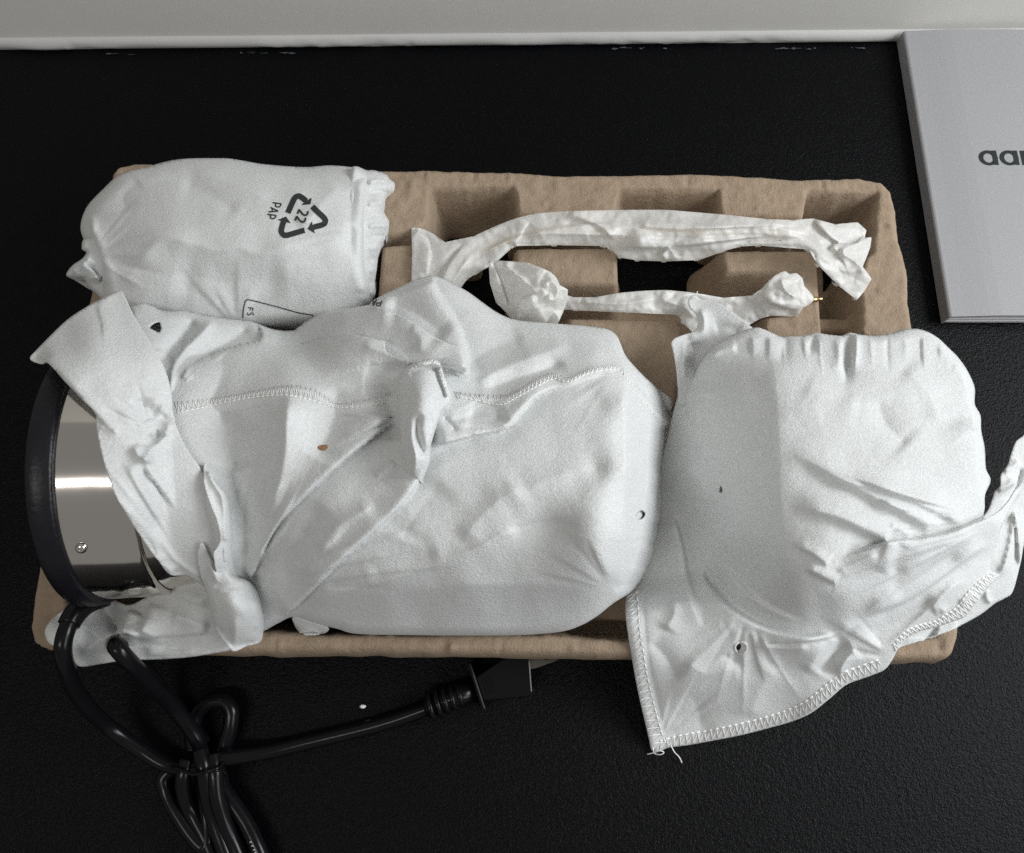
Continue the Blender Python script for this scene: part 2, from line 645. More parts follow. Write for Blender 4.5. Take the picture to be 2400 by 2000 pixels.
# dried paint streaks on the table in front of the bead
rng = random.Random(4)
parts = []
for (x0, x1, y, n) in [(250, 330, 127, 5), (560, 690, 124, 10), (1430, 1580, 113, 7),
                       (1810, 1910, 114, 12), (1975, 2030, 113, 5)]:
    for i in range(n):
        px = rng.uniform(x0, x1)
        py = y + rng.uniform(-1.5, 1.5)
        a, b = rng.uniform(3, 11), rng.uniform(0.6, 2.4)
        k = 9
        pts = [P(px + a * math.cos(t * 6.283 / k) * rng.uniform(.5, 1.1), py + b * math.sin(t * 6.283 / k) * rng.uniform(.5, 1.1), 0.0005) for t in range(k)]
        c = P(px, py, 0.0009)
        V = [c] + pts
        parts.append((V, [(0, 1 + (t + 1) % k, 1 + t) for t in range(k)]))
V, Fc = join(parts)
pf = link('paint_flecks', mesh('paint_flecks', V, Fc), M_PAINT)
pf['kind'] = 'stuff'

# ------------------------------------------------------------------ booklet
def wp(px, py, z):
    return P(px, py, z)


bt = 0.0098
bl_n, bl_f = wp(2205, 759, 0.0)[:2], wp(2101, 100, 0.0)[:2]     # near-left, far-left foot
ax = (bl_f - bl_n) / np.linalg.norm(bl_f - bl_n)
rx = np.array([ax[1], -ax[0]])
Lb = np.linalg.norm(bl_f - bl_n)
Wb = 0.148
bk = empty('booklet', None, 'white paperback booklet with black lettering lying against the wall', 'booklet')


def bpt(a, b, z):
    p = bl_n + ax * a + rx * b
    return (p[0], p[1], z)


def cover_z(b):
    return bt + 0.0016 * sstep(b / 0.03) - 0.0022 * sstep((b - 0.06) / 0.09)


nb = 24
bs = np.concatenate([[0, 0.0006, 0.0014], np.linspace(0.003, Wb, nb)])
V, Fc = [], []
for a in (0.0, Lb):
    for b in bs:
        V.append(bpt(a, b, cover_z(b) - (0.0009 if b == 0 else 0.0003 if b < 0.001 else 0)))
    for b in bs:
        V.append(bpt(a, b, max(cover_z(b) - 0.0012, 0.001) if b > 0.0012 else 0.0004))
n = len(bs)
for i in range(n - 1):
    Fc += [(i, i + 1, 2 * n + i + 1, 2 * n + i), (n + i + 1, n + i, 3 * n + i, 3 * n + i + 1),
           (i + 1, i, n + i, n + i + 1), (2 * n + i, 2 * n + i + 1, 3 * n + i + 1, 3 * n + i)]
Fc += [(0, 2 * n, 3 * n, n), (n - 1, 2 * n - 1, 4 * n - 1, 3 * n - 1)]
cv = link('cover', mesh('cover', V, Fc, False), M_COVER, bk)
# page block: thin sheets fanned a little
PAGES = 9
pm = None
for k in range(PAGES):
    z0, z1 = 0.0005 + k * (bt - 0.0018) / PAGES, 0.0005 + (k + 0.86) * (bt - 0.0018) / PAGES
    o_ = 0.0006 + 0.0004 * math.sin(k * 2.1)
    b0, b1 = 0.0016, Wb - 0.0015
    V = []
    for a in (o_, Lb - 0.001):
        for b in np.linspace(b0, b1, 10):
            lf = (cover_z(b) - bt) * (k / PAGES)
            V.append(bpt(a, b, z0 + lf))
            V.append(bpt(a, b, z1 + lf))
    Fc = []
    for i in range(9):
        q0 = i * 2
        Fc += [(q0, q0 + 2, q0 + 3, q0 + 1), (20 + q0 + 2, 20 + q0, 20 + q0 + 1, 20 + q0 + 3),
               (q0 + 1, q0 + 3, 20 + q0 + 3, 20 + q0 + 1), (q0 + 2, q0, 20 + q0, 20 + q0 + 2)]
    Fc += [(0, 1, 21, 20), (19, 18, 38, 39)]
    link('page', mesh('page', V, Fc, False), M_PAGES, bk)


def z_cover_at(px, py):
    z = np.full(len(px), bt)
    for _ in range(3):
        p = P(px, py, z)
        b = (p[:, :2] - bl_n) @ rx
        z = np.array(cover_z(b))
    return z * 1000


# lettering: two round letters with a stem and the start of a third
def Z3(x, y):
    return (2200 + x * 200 / 2100, 300 + y * 200 / 2100)


for (ox, oy) in ((0, 0), (512, 0)):
    ang = np.linspace(0, 2 * np.pi, 41)
    ring = [Z3(ox + 1222 + 178 * math.cos(t) + 28 * math.sin(t), oy + 740 + 146 * math.sin(t)) for t in ang]
    pts = np.array(ring)
    parts = []
    inn = np.array([Z3(ox + 1222 + 118 * math.cos(t) + 22 * math.sin(t), oy + 742 + 112 * math.sin(t)) for t in ang])
    out = np.array([Z3(ox + 1222 + 236 * math.cos(t) + 34 * math.sin(t), oy + 738 + 186 * math.sin(t)) for t in ang])
    Vi, Vo = surf(z_cover_at, inn[:, 0], inn[:, 1], 0.00012, False), surf(z_cover_at, out[:, 0], out[:, 1], 0.00012, False)
    Vr = list(Vi) + list(Vo)
    nn = len(ang)
    parts.append((Vr, [(i, i + 1, nn + i + 1, nn + i) for i in range(nn - 1)]))
    q = np.array([Z3(ox + 1295, oy + 560), Z3(ox + 1412, oy + 556), Z3(ox + 1485, oy + 914), Z3(ox + 1360, oy + 905)])
    parts.append((list(surf(z_cover_at, q[:, 0], q[:, 1], 0.0002, False)), [(3, 2, 1, 0)]))
    V, Fc = join(parts)
    link('letter', mesh('letter', V, Fc, False), M_INKG, bk)
q = np.array([Z3(1992, 562), Z3(2112, 560), Z3(2188, 912), Z3(2068, 914)])
parts = [(list(surf(z_cover_at, q[:, 0], q[:, 1], 0.0002, False)), [(3, 2, 1, 0)])]
arc = np.array([Z3(2120, 690), Z3(2150, 610), Z3(2215, 575), Z3(2290, 572)])
parts.append(ribbon(arc, 9, z_cover_at, 0.00013))
V, Fc = join(parts)
link('letter', mesh('letter', V, Fc, False), M_INKG, bk)

# ------------------------------------------------------------------ moulded pulp tray
RIM = 0.045


def wpoly(pts, z=RIM, step=4, smooth=False):
    p = catmull(pts, 5, True) if smooth else np.array(pts, float)
    return P(p[:, 0], p[:, 1], z)[:, :2]


T_OUT = wpoly([(262, 415), (278, 395), (320, 384), (930, 401), (1070, 402), (1214, 404), (1300, 413), (1452, 412), (1619, 408), (1800, 417),
               (1848, 423), (2005, 419), (2062, 430), (2090, 456), (2102, 500), (2110, 571), (2129, 643), (2131, 714), (2140, 775),
               (2190, 1060), (2249, 1470), (2247, 1500), (2236, 1538), (2214, 1554), (2094, 1555), (1476, 1548), (1219, 1543), (876, 1538),
               (600, 1539), (130, 1532), (100, 1526), (80, 1512), (71, 1476), (79, 1419), (93, 1333), (150, 1000), (215, 680)], 0.040)
T_CAV = wpoly([(1008, 442), (1200, 442), (1212, 506), (1444, 506), (1455, 447), (1682, 447), (1692, 511), (1884, 516), (1897, 452), (2056, 455),
               (2046, 590), (2030, 600), (2012, 640), (2016, 780), (2140, 900), (2185, 1370), (2197, 1495), (1480, 1496), (1345, 1493),
               (1320, 1487), (155, 1478), (168, 1350), (290, 700), (880, 560), (985, 540), (1003, 520)])
PILLARS = [
    (wpoly([(895, 575), (966, 570), (968, 690), (884, 700)]), 0.0445, 0.25),
    (wpoly([(1206, 580), (1438, 578), (1448, 590), (1450, 662), (1444, 668), (1206, 668)]), 0.0450, 0.16),
    (wpoly([(1690, 586), (1902, 585), (1916, 602), (1930, 800), (1785, 805), (1795, 742), (1860, 735), (1862, 642), (1700, 640)]), 0.0450, 0.24),
    (wpoly([(1330, 739), (1586, 742), (1600, 762), (1602, 800), (1590, 945), (1330, 950)]), 0.0425, 0.2),
    (wpoly([(1925, 714), (2020, 717), (2020, 750), (1925, 750)]), 0.0300, 0.15),
    (wpoly([(1180, 1385), (1500, 1385), (1500, 1500), (1180, 1500)], 0.012), 0.0120, 0.2),
    (wpoly([(1062, 553), (1105, 553), (1100, 530), (1072, 530)]), 0.024, 0.3),
]
DENTS = [(1003, 415, 4, 16, 1.3), (1112, 412, 5, 12, -1.2), (1195, 418, 4, 16, 1.2), (1275, 478, 5, 7, 1.4), (1612, 423, 4, 14, -1.5), (1928, 432, 4, 13, -1.5),
         (1940, 455, 6, 12, 1.2), (2085, 530, 7, 6, 1.6), (2062, 683, 8, 7, 1.5), (1776, 490, 4, 7, 1.2), (655, 1512, 5, 15, 1.2), (820, 1518, 4, 22, -1.0),
         (1058, 1520, 9, 16, 2.2), (1175, 1524, 5, 18, -1.6), (1345, 1525, 4, 18, 1.0), (2205, 1515, 7, 10, -1.5), (965, 440, 12, 30, 1.5), (1778, 582, 3, 8, 1.0), (1400, 588, 3, 8, 1.0)]
_dw = [(P(x, y, RIM)[:2], a / F * 0.39, b / F * 0.39, h / 1000) for x, y, a, b, h in DENTS]


def tray_h(x, y, full=False):
    q = np.stack([np.ravel(x), np.ravel(y)], 1)
    do, _, _, _ = seg_dist(q, T_OUT, True)
    do = np.where(inside(q, T_OUT), do, -do)
    dc, _, _, _ = seg_dist(q, T_CAV, True)
    dc = np.where(inside(q, T_CAV), dc, -dc)
    px = q[:, 0] * 1000
    py = q[:, 1] * 1000
    lump = 0.0006 * noise(px, py, 22, 21) + 0.0004 * noise(px, py, 6, 22) + 0.00018 * facet(px, py, 5, 25) + 0.0003 * noise(px, py, 2.4, 23)
    # outer lip: rounded rise
    t = np.clip(do / 0.0052, 0, 1)
    z = 0.030 + (RIM - 0.030) * np.sqrt(np.maximum(1 - (1 - t) ** 2.2, 0))
    z = z + lump
    # cavity walls
    wv = 0.0028
    fl = 0.004
    u = np.clip((dc + 0.0016 + lump) / 0.0072, 0, 1)
    rough = (0.0012 * noise(px, py, 4, 24)) * (u > 0.1) * (u < 0.95)
    z = z - (RIM - fl) * (u * u * (3 - 2 * u)) + rough
    for poly, top, slope in PILLARS:
        d, _, _, _ = seg_dist(q, poly, True)
        ins = inside(q, poly)
        d = np.where(ins, -d, d)
        s = np.where(d < -0.002, 0, (d + 0.002))
        zz = top - (s / slope) * sstep(s / 0.005) * 0.9 + lump
        zz = np.where(dc > -0.004, zz, -1)
        z = np.maximum(z, zz)
    for c, a, b, h in _dw:
        g = np.exp(-((q[:, 0] - c[0]) / a) ** 2 - ((q[:, 1] - c[1]) / b) ** 2)
        z = z + h * g * (do > 0.001)
    if full:
        return z, do, dc
    return np.where(do > -0.001, z, -1)


g = 0.00125
x0, y0 = T_OUT.min(0) - 0.004
x1, y1 = T_OUT.max(0) + 0.004
gx, gy = np.meshgrid(np.arange(x0, x1, g), np.arange(y0, y1, g), indexing='ij')
nx, ny = gx.shape
q = np.stack([gx.ravel(), gy.ravel()], 1)
z, do, dc = tray_h(q[:, 0], q[:, 1], True)
TG = (x0, y0, g, np.where(do > 0, z, -1).reshape(nx, ny))
I, J = np.meshgrid(np.arange(nx - 1), np.arange(ny - 1), indexing='ij')
I, J = I.ravel(), J.ravel()
idq = np.stack([I * ny + J, (I + 1) * ny + J, (I + 1) * ny + J + 1, I * ny + J + 1], 1)
# the floor is open between the cells, except for the solid plate at the front
HOLES = [[(1440, 540), (1700, 540), (1700, 720), (1440, 720)], [(1000, 480), (1215, 480), (1215, 780), (1000, 780)], [(1925, 590), (2040, 590), (2040, 810), (1925, 810)], [(590, 1400), (900, 1400), (900, 1500), (590, 1500)]]
inh = np.zeros(len(q), bool)
for h_ in HOLES:
    inh |= inside(q, wpoly(h_, 0.004))
keep = (do[idq].mean(1) > 0) & ~((z[idq].max(1) < 0.0062) & inh[idq].all(1))
idq = idq[keep]
used, inv = np.unique(idq, return_inverse=True)
idq = inv.reshape(-1, 4)
qq, zz, dd = q[used], z[used], do[used]
e = np.concatenate([idq[:, [0, 1]], idq[:, [1, 2]], idq[:, [2, 3]], idq[:, [3, 0]]])
key = np.sort(e, 1)
kk = key[:, 0].astype(np.int64) * len(used) + key[:, 1]
_, ix, cnt = np.unique(kk, return_index=True, return_counts=True)
be = e[ix[cnt == 1]]
bn = np.unique(be)
ob = bn[dd[bn] < 0.004]
d, s, t, ft = seg_dist(qq[ob], T_OUT, True)
wob = 0.0006 * noise(ft[:, 0] * 1000, ft[:, 1] * 1000, 9, 31)
qq[ob] = ft + wob[:, None] * np.array([0.3, 1.0])
zz[ob] = 0.030
V = np.concatenate([np.column_stack([qq, zz])])
Fc = [tuple(x) for x in idq]
# outer wall below the lip, drawn in a little towards the table
base = len(V)
cen = qq.mean(0)
obs = set(map(int, ob))
m1 = {int(b): base + i for i, b in enumerate(ob)}
low = qq[ob] + (cen - qq[ob]) / np.linalg.norm(cen - qq[ob], axis=1, keepdims=True) * 0.003
lip = np.column_stack([qq[ob] + (cen - qq[ob]) / np.linalg.norm(cen - qq[ob], axis=1, keepdims=True) * 0.0006, np.full(len(ob), 0.0268)])
inn = np.column_stack([qq[ob] + (cen - qq[ob]) / np.linalg.norm(cen - qq[ob], axis=1, keepdims=True) * 0.009, np.full(len(ob), 0.0262)])
ft_ = np.column_stack([qq[ob] + (cen - qq[ob]) / np.linalg.norm(cen - qq[ob], axis=1, keepdims=True) * 0.012, np.full(len(ob), 0.0005)])
V = np.concatenate([V, lip, inn, ft_])
nO = len(ob)
hb = np.array([b for b in bn if int(b) not in obs])
nbr = {int(b): [] for b in bn}
for a, b in be:
    nbr[int(a)].append(int(b))
    nbr[int(b)].append(int(a))
for _ in range(10):
    new = {int(b): V[[int(b)] + nbr[int(b)], :2].mean(0) for b in hb}
    for b, p_ in new.items():
        V[b, :2] = p_
m2 = {int(b): len(V) + i for i, b in enumerate(hb)}
V = np.concatenate([V, np.column_stack([V[hb, :2], np.full(len(hb), 0.0008)])])
for a, b in be:
    a, b = int(a), int(b)
    if a in m2 and b in m2:
        Fc.append((b, a, m2[a], m2[b]))
for a, b in be:
    a, b = int(a), int(b)
    if a in obs and b in obs:
        Fc.append((b, a, m1[a], m1[b]))
        Fc.append((m1[b], m1[a], m1[a] + nO, m1[b] + nO))
        Fc.append((m1[b] + nO, m1[a] + nO, m1[a] + 2 * nO, m1[b] + 2 * nO))
tray = link('pulp_tray', mesh('pulp_tray', V, Fc), M_PULP)
tag(tray, 'brown moulded pulp tray with wells and pillars, holding the wrapped pieces', 'tray')


def tray_clamp(x, y):
    x0, y0, g, Z = TG
    i = np.clip(np.round((x - x0) / g).astype(int), 0, Z.shape[0] - 1)
    j = np.clip(np.round((y - y0) / g).astype(int), 0, Z.shape[1] - 1)
    ok = (x > x0) & (x < x0 + g * Z.shape[0]) & (y > y0) & (y < y0 + g * Z.shape[1])
    return np.where(ok, Z[i, j] + 0.0012, -1)


CLAMPS.append(tray_clamp)

# ------------------------------------------------------------------ steel appliance lying on its side
KX, KY, KZ, KR, KTY, KTZ, KW, KR2 = -0.1906, -0.0425, 0.0680, 0.0587, -0.0715, 0.0467, 0.0098, 0.0566
kn = np.array([math.cos(KTY) * math.cos(KTZ), math.cos(KTY) * math.sin(KTZ), math.sin(KTY)])
ku = np.array([-math.sin(KTZ), math.cos(KTZ), 0.0])
kw = np.cross(kn, ku)
KC = np.array([KX, KY, KZ])


def lathe(profile, seg=96, c=KC):
    """profile: (along the axis, radius)"""
    V, Fc = [], []
    for s_, r_ in profile:
        for k in range(seg):
            a = 2 * math.pi * k / seg
            V.append(c + kn * s_ + r_ * (math.cos(a) * ku + math.sin(a) * kw))
    m = len(profile)
    for i in range(m - 1):
        for k in range(seg):
            k2 = (k + 1) % seg
            Fc.append((i * seg + k, i * seg + k2, (i + 1) * seg + k2, (i + 1) * seg + k))
    return V, Fc


ap = empty('steel_appliance', None, 'polished steel appliance with black base ring lying half inside the large bag', 'appliance')
V, Fc = lathe([(-0.0012, 0.0), (-0.0012, 0.0555), (0.0, 0.0578), (0.0012, KR), (0.0042, KR), (0.0050, 0.0586), (KW - 0.0012, 0.0580), (KW - 0.0002, 0.0574), (KW, 0.0566), (KW, 0.050)])
link('base_ring', mesh('base_ring', V, Fc), M_PLASTIC, ap)
V, Fc = lathe([(KW - 0.003, 0.0556), (KW + 0.0005, 0.0558), (KW + 0.026, 0.0552), (KW + 0.0278, 0.0549), (KW + 0.0284, 0.0540), (KW + 0.0286, 0.0530)])
link('outer_shell', mesh('outer_shell', V, Fc), M_STEEL, ap)
V, Fc = lathe([(KW + 0.020, 0.0528), (KW + 0.0300, 0.0526), (KW + 0.0335, 0.0516), (KW + 0.052, 0.0512), (KW + 0.055, 0.049), (KW + 0.055, 0)])
link('inner_body', mesh('inner_body', V, Fc), M_STEEL, ap)


def kettle_clamp(x, y):
    """top of the lying cylinder above (x, y)"""
    s_ = (x - KX) * kn[0] + (y - KY) * kn[1]
    dy = (x - KX) * ku[0] + (y - KY) * ku[1]
    r = np.where(s_ < KW + 0.001, KR, np.where(s_ < KW + 0.03, 0.0562, 0.0527))
    e = np.clip((s_ - KW - 0.045) / 0.045, 0, 1)
    zt = KZ + s_ * kn[2] + np.sqrt(np.maximum(r * r - dy * dy, 0)) * np.sqrt(1 - e * e)
    return np.where((s_ > -0.002) & (s_ < KW + 0.089) & (np.abs(dy) < r), zt + 0.0012, -1)


# screw on the shell: find the spot by following the photo's line of sight onto the cylinder
def hit_cyl(px, py, r):
    best = None
    for z in np.linspace(0.125, 0.03, 1600):
        p = P(px, py, z)
        d = p - KC
        s_ = d @ kn
        if np.linalg.norm(d - kn * s_) <= r:
            return p, s_
    return None


sp, ss = hit_cyl(191, 1284, 0.0557)
sn = sp - KC - kn * ss
sn /= np.linalg.norm(sn)
t1 = kn
t2 = np.cross(sn, t1)
V, Fc = [], []
prof = [(0.0022, 0.0), (0.0022, 0.0002), (0.0021, 0.0008), (0.0017, 0.0013), (0.0010, 0.0016), (0.0004, 0.0016), (0.0, 0.0012)]
for r_, h_ in prof:
    for k in range(24):
        a = 2 * math.pi * k / 24
        V.append(sp + sn * (h_ + 0.0001) + r_ * (math.cos(a) * t1 + math.sin(a) * t2))
for i in range(len(prof) - 1):
    for k in range(24):
        Fc.append((i * 24 + k, i * 24 + (k + 1) % 24, (i + 1) * 24 + (k + 1) % 24, (i + 1) * 24 + k))
link('screw', mesh('screw', V, Fc), M_STEEL, ap)

# ------------------------------------------------------------------ power cord (part of the appliance)
def path3(pts, step=5):
    """pts: (px, py, z mm) -> smooth world path"""
    p = catmull(pts, step)
    return P(p[:, 0], p[:, 1], p[:, 2] / 1000)


CR = 0.0037
cord1 = path3([(245, 1395, 50), (205, 1412, 56), (174, 1442, 62), (152, 1490, 65), (149, 1540, 62), (171, 1607, 48), (206, 1659, 34), (257, 1706, 18), (326, 1755, 11),
               (385, 1790, 9), (440, 1800, 11), (490, 1788, 13), (520, 1779, 12), (621, 1764, 7), (729, 1738, 5), (857, 1707, 5), (930, 1686, 6), (1000, 1661, 8)])
V, Fc = tube_data(cord1, CR, 14)
pc = link('power_cord', mesh('power_cord', V, Fc), M_RUBBER, ap)
n1 = len(cord1)
V, Fc = tube_data(cord1[:int(n1 * 0.10)], np.linspace(0.0055, 0.0046, int(n1 * 0.10)), 16)
link('strain_relief', mesh('strain_relief', V, Fc), M_RUBBER, pc)
loops = [
    # loop that arches up towards the tray
    [(470, 1760, 6), (463, 1735, 9), (440, 1700, 14), (400, 1650, 26), (350, 1600, 46), (300, 1548, 62), (272, 1516, 66), (268, 1508, 57), (290, 1518, 47), (335, 1563, 30), (385, 1625, 12), (440, 1690, 5), (480, 1745, 4)],
    # small loop right of the knot
    [(455, 1760, 5), (450, 1720, 5), (462, 1672, 6), (492, 1646, 8), (524, 1644, 9), (541, 1664, 9), (540, 1700, 8), (528, 1745, 6), (512, 1800, 5), (506, 1860, 5)],
    # strands of the tied coil running out of the picture below
    [(420, 1790, 6), (385, 1822, 6), (392, 1860, 5), (415, 1905, 5), (450, 1958, 5), (478, 1985, 5), (487, 1965, 5), (486, 1920, 5), (478, 1850, 6), (472, 1800, 7)],
    [(440, 1780, 13), (430, 1820, 13), (432, 1860, 10), (447, 1900, 6), (480, 1960, 5), (510, 2040, 5), (540, 2160, 5)],
    [(470, 1760, 16), (478, 1800, 17), (484, 1850, 14), (498, 1910, 10), (520, 1975, 8), (550, 2060, 6), (580, 2180, 5)],
    [(500, 1770, 15), (504, 1810, 16), (510, 1870, 14), (528, 1930, 10), (555, 1995, 7), (590, 2080, 6), (620, 2200, 5)],
    [(505, 1790, 6), (520, 1842, 7), (548, 1885, 8), (580, 1935, 8), (608, 1995, 8), (640, 2080, 6), (690, 2200, 5)],
]
parts = []
for lp in loops:
    parts.append(tube_data(path3(lp), CR, 12))
V, Fc = join(parts[:1])
for i, pt in enumerate(parts):
    link('cord_loop', mesh('cord_loop', *pt), M_RUBBER, pc)
# twist tie round the bundle
tie = path3([(408, 1806, 4), (405, 1798, 14), (432, 1808, 20), (455, 1815, 22), (490, 1807, 24), (514, 1798, 22), (522, 1785, 12), (520, 1790, 3)])
V, Fc = tube_data(tie, 0.0009, 8)
tie2 = path3([(500, 1806, 24), (512, 1806, 23), (520, 1796, 18), (530, 1815, 8), (533, 1845, 3), (528, 1862, 2)])
V2, F2 = tube_data(tie2, 0.0007, 8)
V, Fc = join([(V, Fc), (V2, F2)])
link('twist_tie', mesh('twist_tie', V, Fc), M_RUBBER, pc)
# pale marks printed on the outer strand
parts = []
lp = path3(loops[6], 3)
pr = project(lp)
for yy in (1968, 1976, 1984, 1992, 1999):
    i = int(np.abs(pr[:, 1] - yy).argmin())
    t_ = lp[i + 1] - lp[i]
    t_ /= np.linalg.norm(t_)
    sd = np.cross(t_, [0, 0, 1.0])
    sd /= np.linalg.norm(sd)
    up = np.cross(sd, t_)
    for (o0, o1, h0, h1) in ((-1.2, -0.2, -0.25, 0.25), (-0.45, -0.2, 0.25, 0.8)):
        rows = []
        for k in range(4):
            a = (o0 + (o1 - o0) * k / 3) / 3.75
            nv = math.sin(a) * sd * -1 + math.cos(a) * up
            rows.append(lp[i] + nv * (CR + 0.00012))
        Vm = [r + t_ * h0 / 1000 for r in rows] + [r + t_ * h1 / 1000 for r in rows]
        parts.append((Vm, [(k, k + 1, 4 + k + 1, 4 + k) for k in range(3)]))
V, Fc = join(parts)
link('cord_print', mesh('cord_print', V, Fc, False), M_GREYPRINT, pc)

# plug
pa = P(1007, 1656, 0.009)
pb = P(1262, 1562, 0.009)
pa[2] = pb[2] = 0.009
pd = (pb - pa) / np.linalg.norm(pb - pa)
ps = np.array([-pd[1], pd[0], 0.0])        # towards the wall
pu = np.array([0, 0, 1.0])


def fr(a, b, c):
    return pa + pd * a + ps * b + pu * c


parts = []
for k in range(6):
    a0 = -0.0005 + k * 0.0037
    r_ = 0.0072 - 0.0003 * k if k else 0.0075
    V, Fc = [], []
    prof = [(a0, 0.0035), (a0, r_ - 0.0006), (a0 + 0.0005, r_), (a0 + 0.0018, r_), (a0 + 0.0023, r_ - 0.0006), (a0 + 0.0023, 0.0035)]
    for s_, rr in prof:
        for j in range(20):
            t = 2 * math.pi * j / 20
            V.append(fr(s_, rr * math.cos(t), rr * math.sin(t) * 0.95))
    for i in range(len(prof) - 1):
        for j in range(20):
            Fc.append((i * 20 + j, i * 20 + (j + 1) % 20, (i + 1) * 20 + (j + 1) % 20, (i + 1) * 20 + j))
    link('relief_rib', mesh('relief_rib', V, Fc), M_RUBBER, pc)
V, Fc = tube_data([fr(-0.002, 0, 0), fr(0.012, 0, 0), fr(0.0245, 0, 0)], [0.0052, 0.0050, 0.0060], 16)
link('relief_core', mesh('relief_core', V, Fc), M_RUBBER, pc)


def prism(outline, h0, h1):
    n = len(outline)
    V = [fr(a, b, h0) for a, b in outline] + [fr(a, b, h1) for a, b in outline]
    Fc = [tuple(range(n - 1, -1, -1)), tuple(range(n, 2 * n))] + [(i, (i + 1) % n, n + (i + 1) % n, n + i) for i in range(n)]
    return V, Fc


V, Fc = prism([(0.0238, -0.0100), (0.0258, -0.0100), (0.0258, 0.0130), (0.0238, 0.0130)], -0.0085, 0.0085)
bevel(link('flange', mesh('flange', V, Fc, False), M_RUBBER, pc), 0.0008)
V, Fc = prism([(0.0258, -0.0060), (0.046, -0.0112), (0.0492, -0.0104), (0.0545, 0.0090), (0.0500, 0.0115), (0.0258, 0.0055)], -0.0075, 0.0078)
bevel(link('plug_body', mesh('plug_body', V, Fc, False), M_RUBBER, pc), 0.0008)
for k in range(3):
    a0 = 0.0285 + k * 0.0017
    V, Fc = prism([(a0, -0.0045), (a0 + 0.0008, -0.0045), (a0 + 0.0008, 0.0032 + 0.0004 * k), (a0, 0.0032 + 0.0004 * k)], 0.0078, 0.0083)
    link('grip_bar', mesh('grip_bar', V, Fc, False), M_RUBBER, pc)
for c0 in (0.0036, -0.0050):
    # flat blade with a round hole near its tip, the flat side up
    bc, bh, a0_, a1_ = 0.0030, 0.0034, 0.0505, 0.0665
    hc, hr = (0.0610, bc), 0.0014
    ring_o, ring_i = [], []
    for k in range(24):
        t = 2 * math.pi * k / 24
        dx, dz = math.cos(t), math.sin(t)
        tt_ = min([(a1_ - hc[0]) / dx if dx > 1e-6 else 9, (a0_ - hc[0]) / dx if dx < -1e-6 else 9, bh / abs(dz) if abs(dz) > 1e-6 else 9])
        ring_o.append((hc[0] + dx * tt_, bc + dz * tt_))
        ring_i.append((hc[0] + dx * hr, bc + dz * hr))
    V = []
    for cc in (c0 - 0.0007, c0 + 0.0007):
        V += [fr(a_, b_, cc) for a_, b_ in ring_o] + [fr(a_, b_, cc) for a_, b_ in ring_i]
    Fc = []
    for k in range(24):
        k2 = (k + 1) % 24
        Fc += [(k, k2, 24 + k2, 24 + k), (48 + k2, 48 + k, 72 + k, 72 + k2), (k2, k, 48 + k, 48 + k2), (24 + k, 24 + k2, 72 + k2, 72 + k)]
    link('prong', mesh('prong', V, Fc, False), M_PRONG, pc)

# ------------------------------------------------------------------ tissue wrapped rods
def tissue_extra(seed, a1=1.6, a2=0.8, s1=46, s2=20, st=0.4):
    return lambda x, y: a1 * facet(x * st, y, s1, seed) + a2 * facet(x * (st + 1) / 2, y, s2, seed + 7) + 0.4 * a2 * facet(x, y, s2 * 0.5, seed + 9)


t1o = [(964, 535), (975, 533), (990, 536), (1012, 546), (1043, 568), (1110, 554), (1162, 530), (1205, 513), (1252, 501), (1324, 495), (1467, 492), (1562, 492),
       (1705, 504), (1800, 514), (1860, 516), (1905, 512), (1957, 526), (2010, 521), (2031, 540), (2026, 558), (2043, 556), (2040, 580), (2030, 606),
       (2022, 625), (2043, 654), (2028, 680), (2008, 704), (1962, 667), (1917, 621), (1895, 585), (1781, 576), (1733, 578), (1695, 590), (1638, 610), (1560, 613),
       (1495, 611), (1452, 604), (1430, 584), (1415, 577), (1300, 575), (1205, 577), (1162, 616), (1120, 640), (1095, 654), (1070, 690), (1040, 720), (1000, 720), (964, 659), (966, 590)]
tis1 = empty('tissue_wrapped_rod', None, 'long rod wrapped in crumpled white tissue lying along the back of the brown tray', 'wrapped rod')
e1 = catmull(t1o, 5, True)
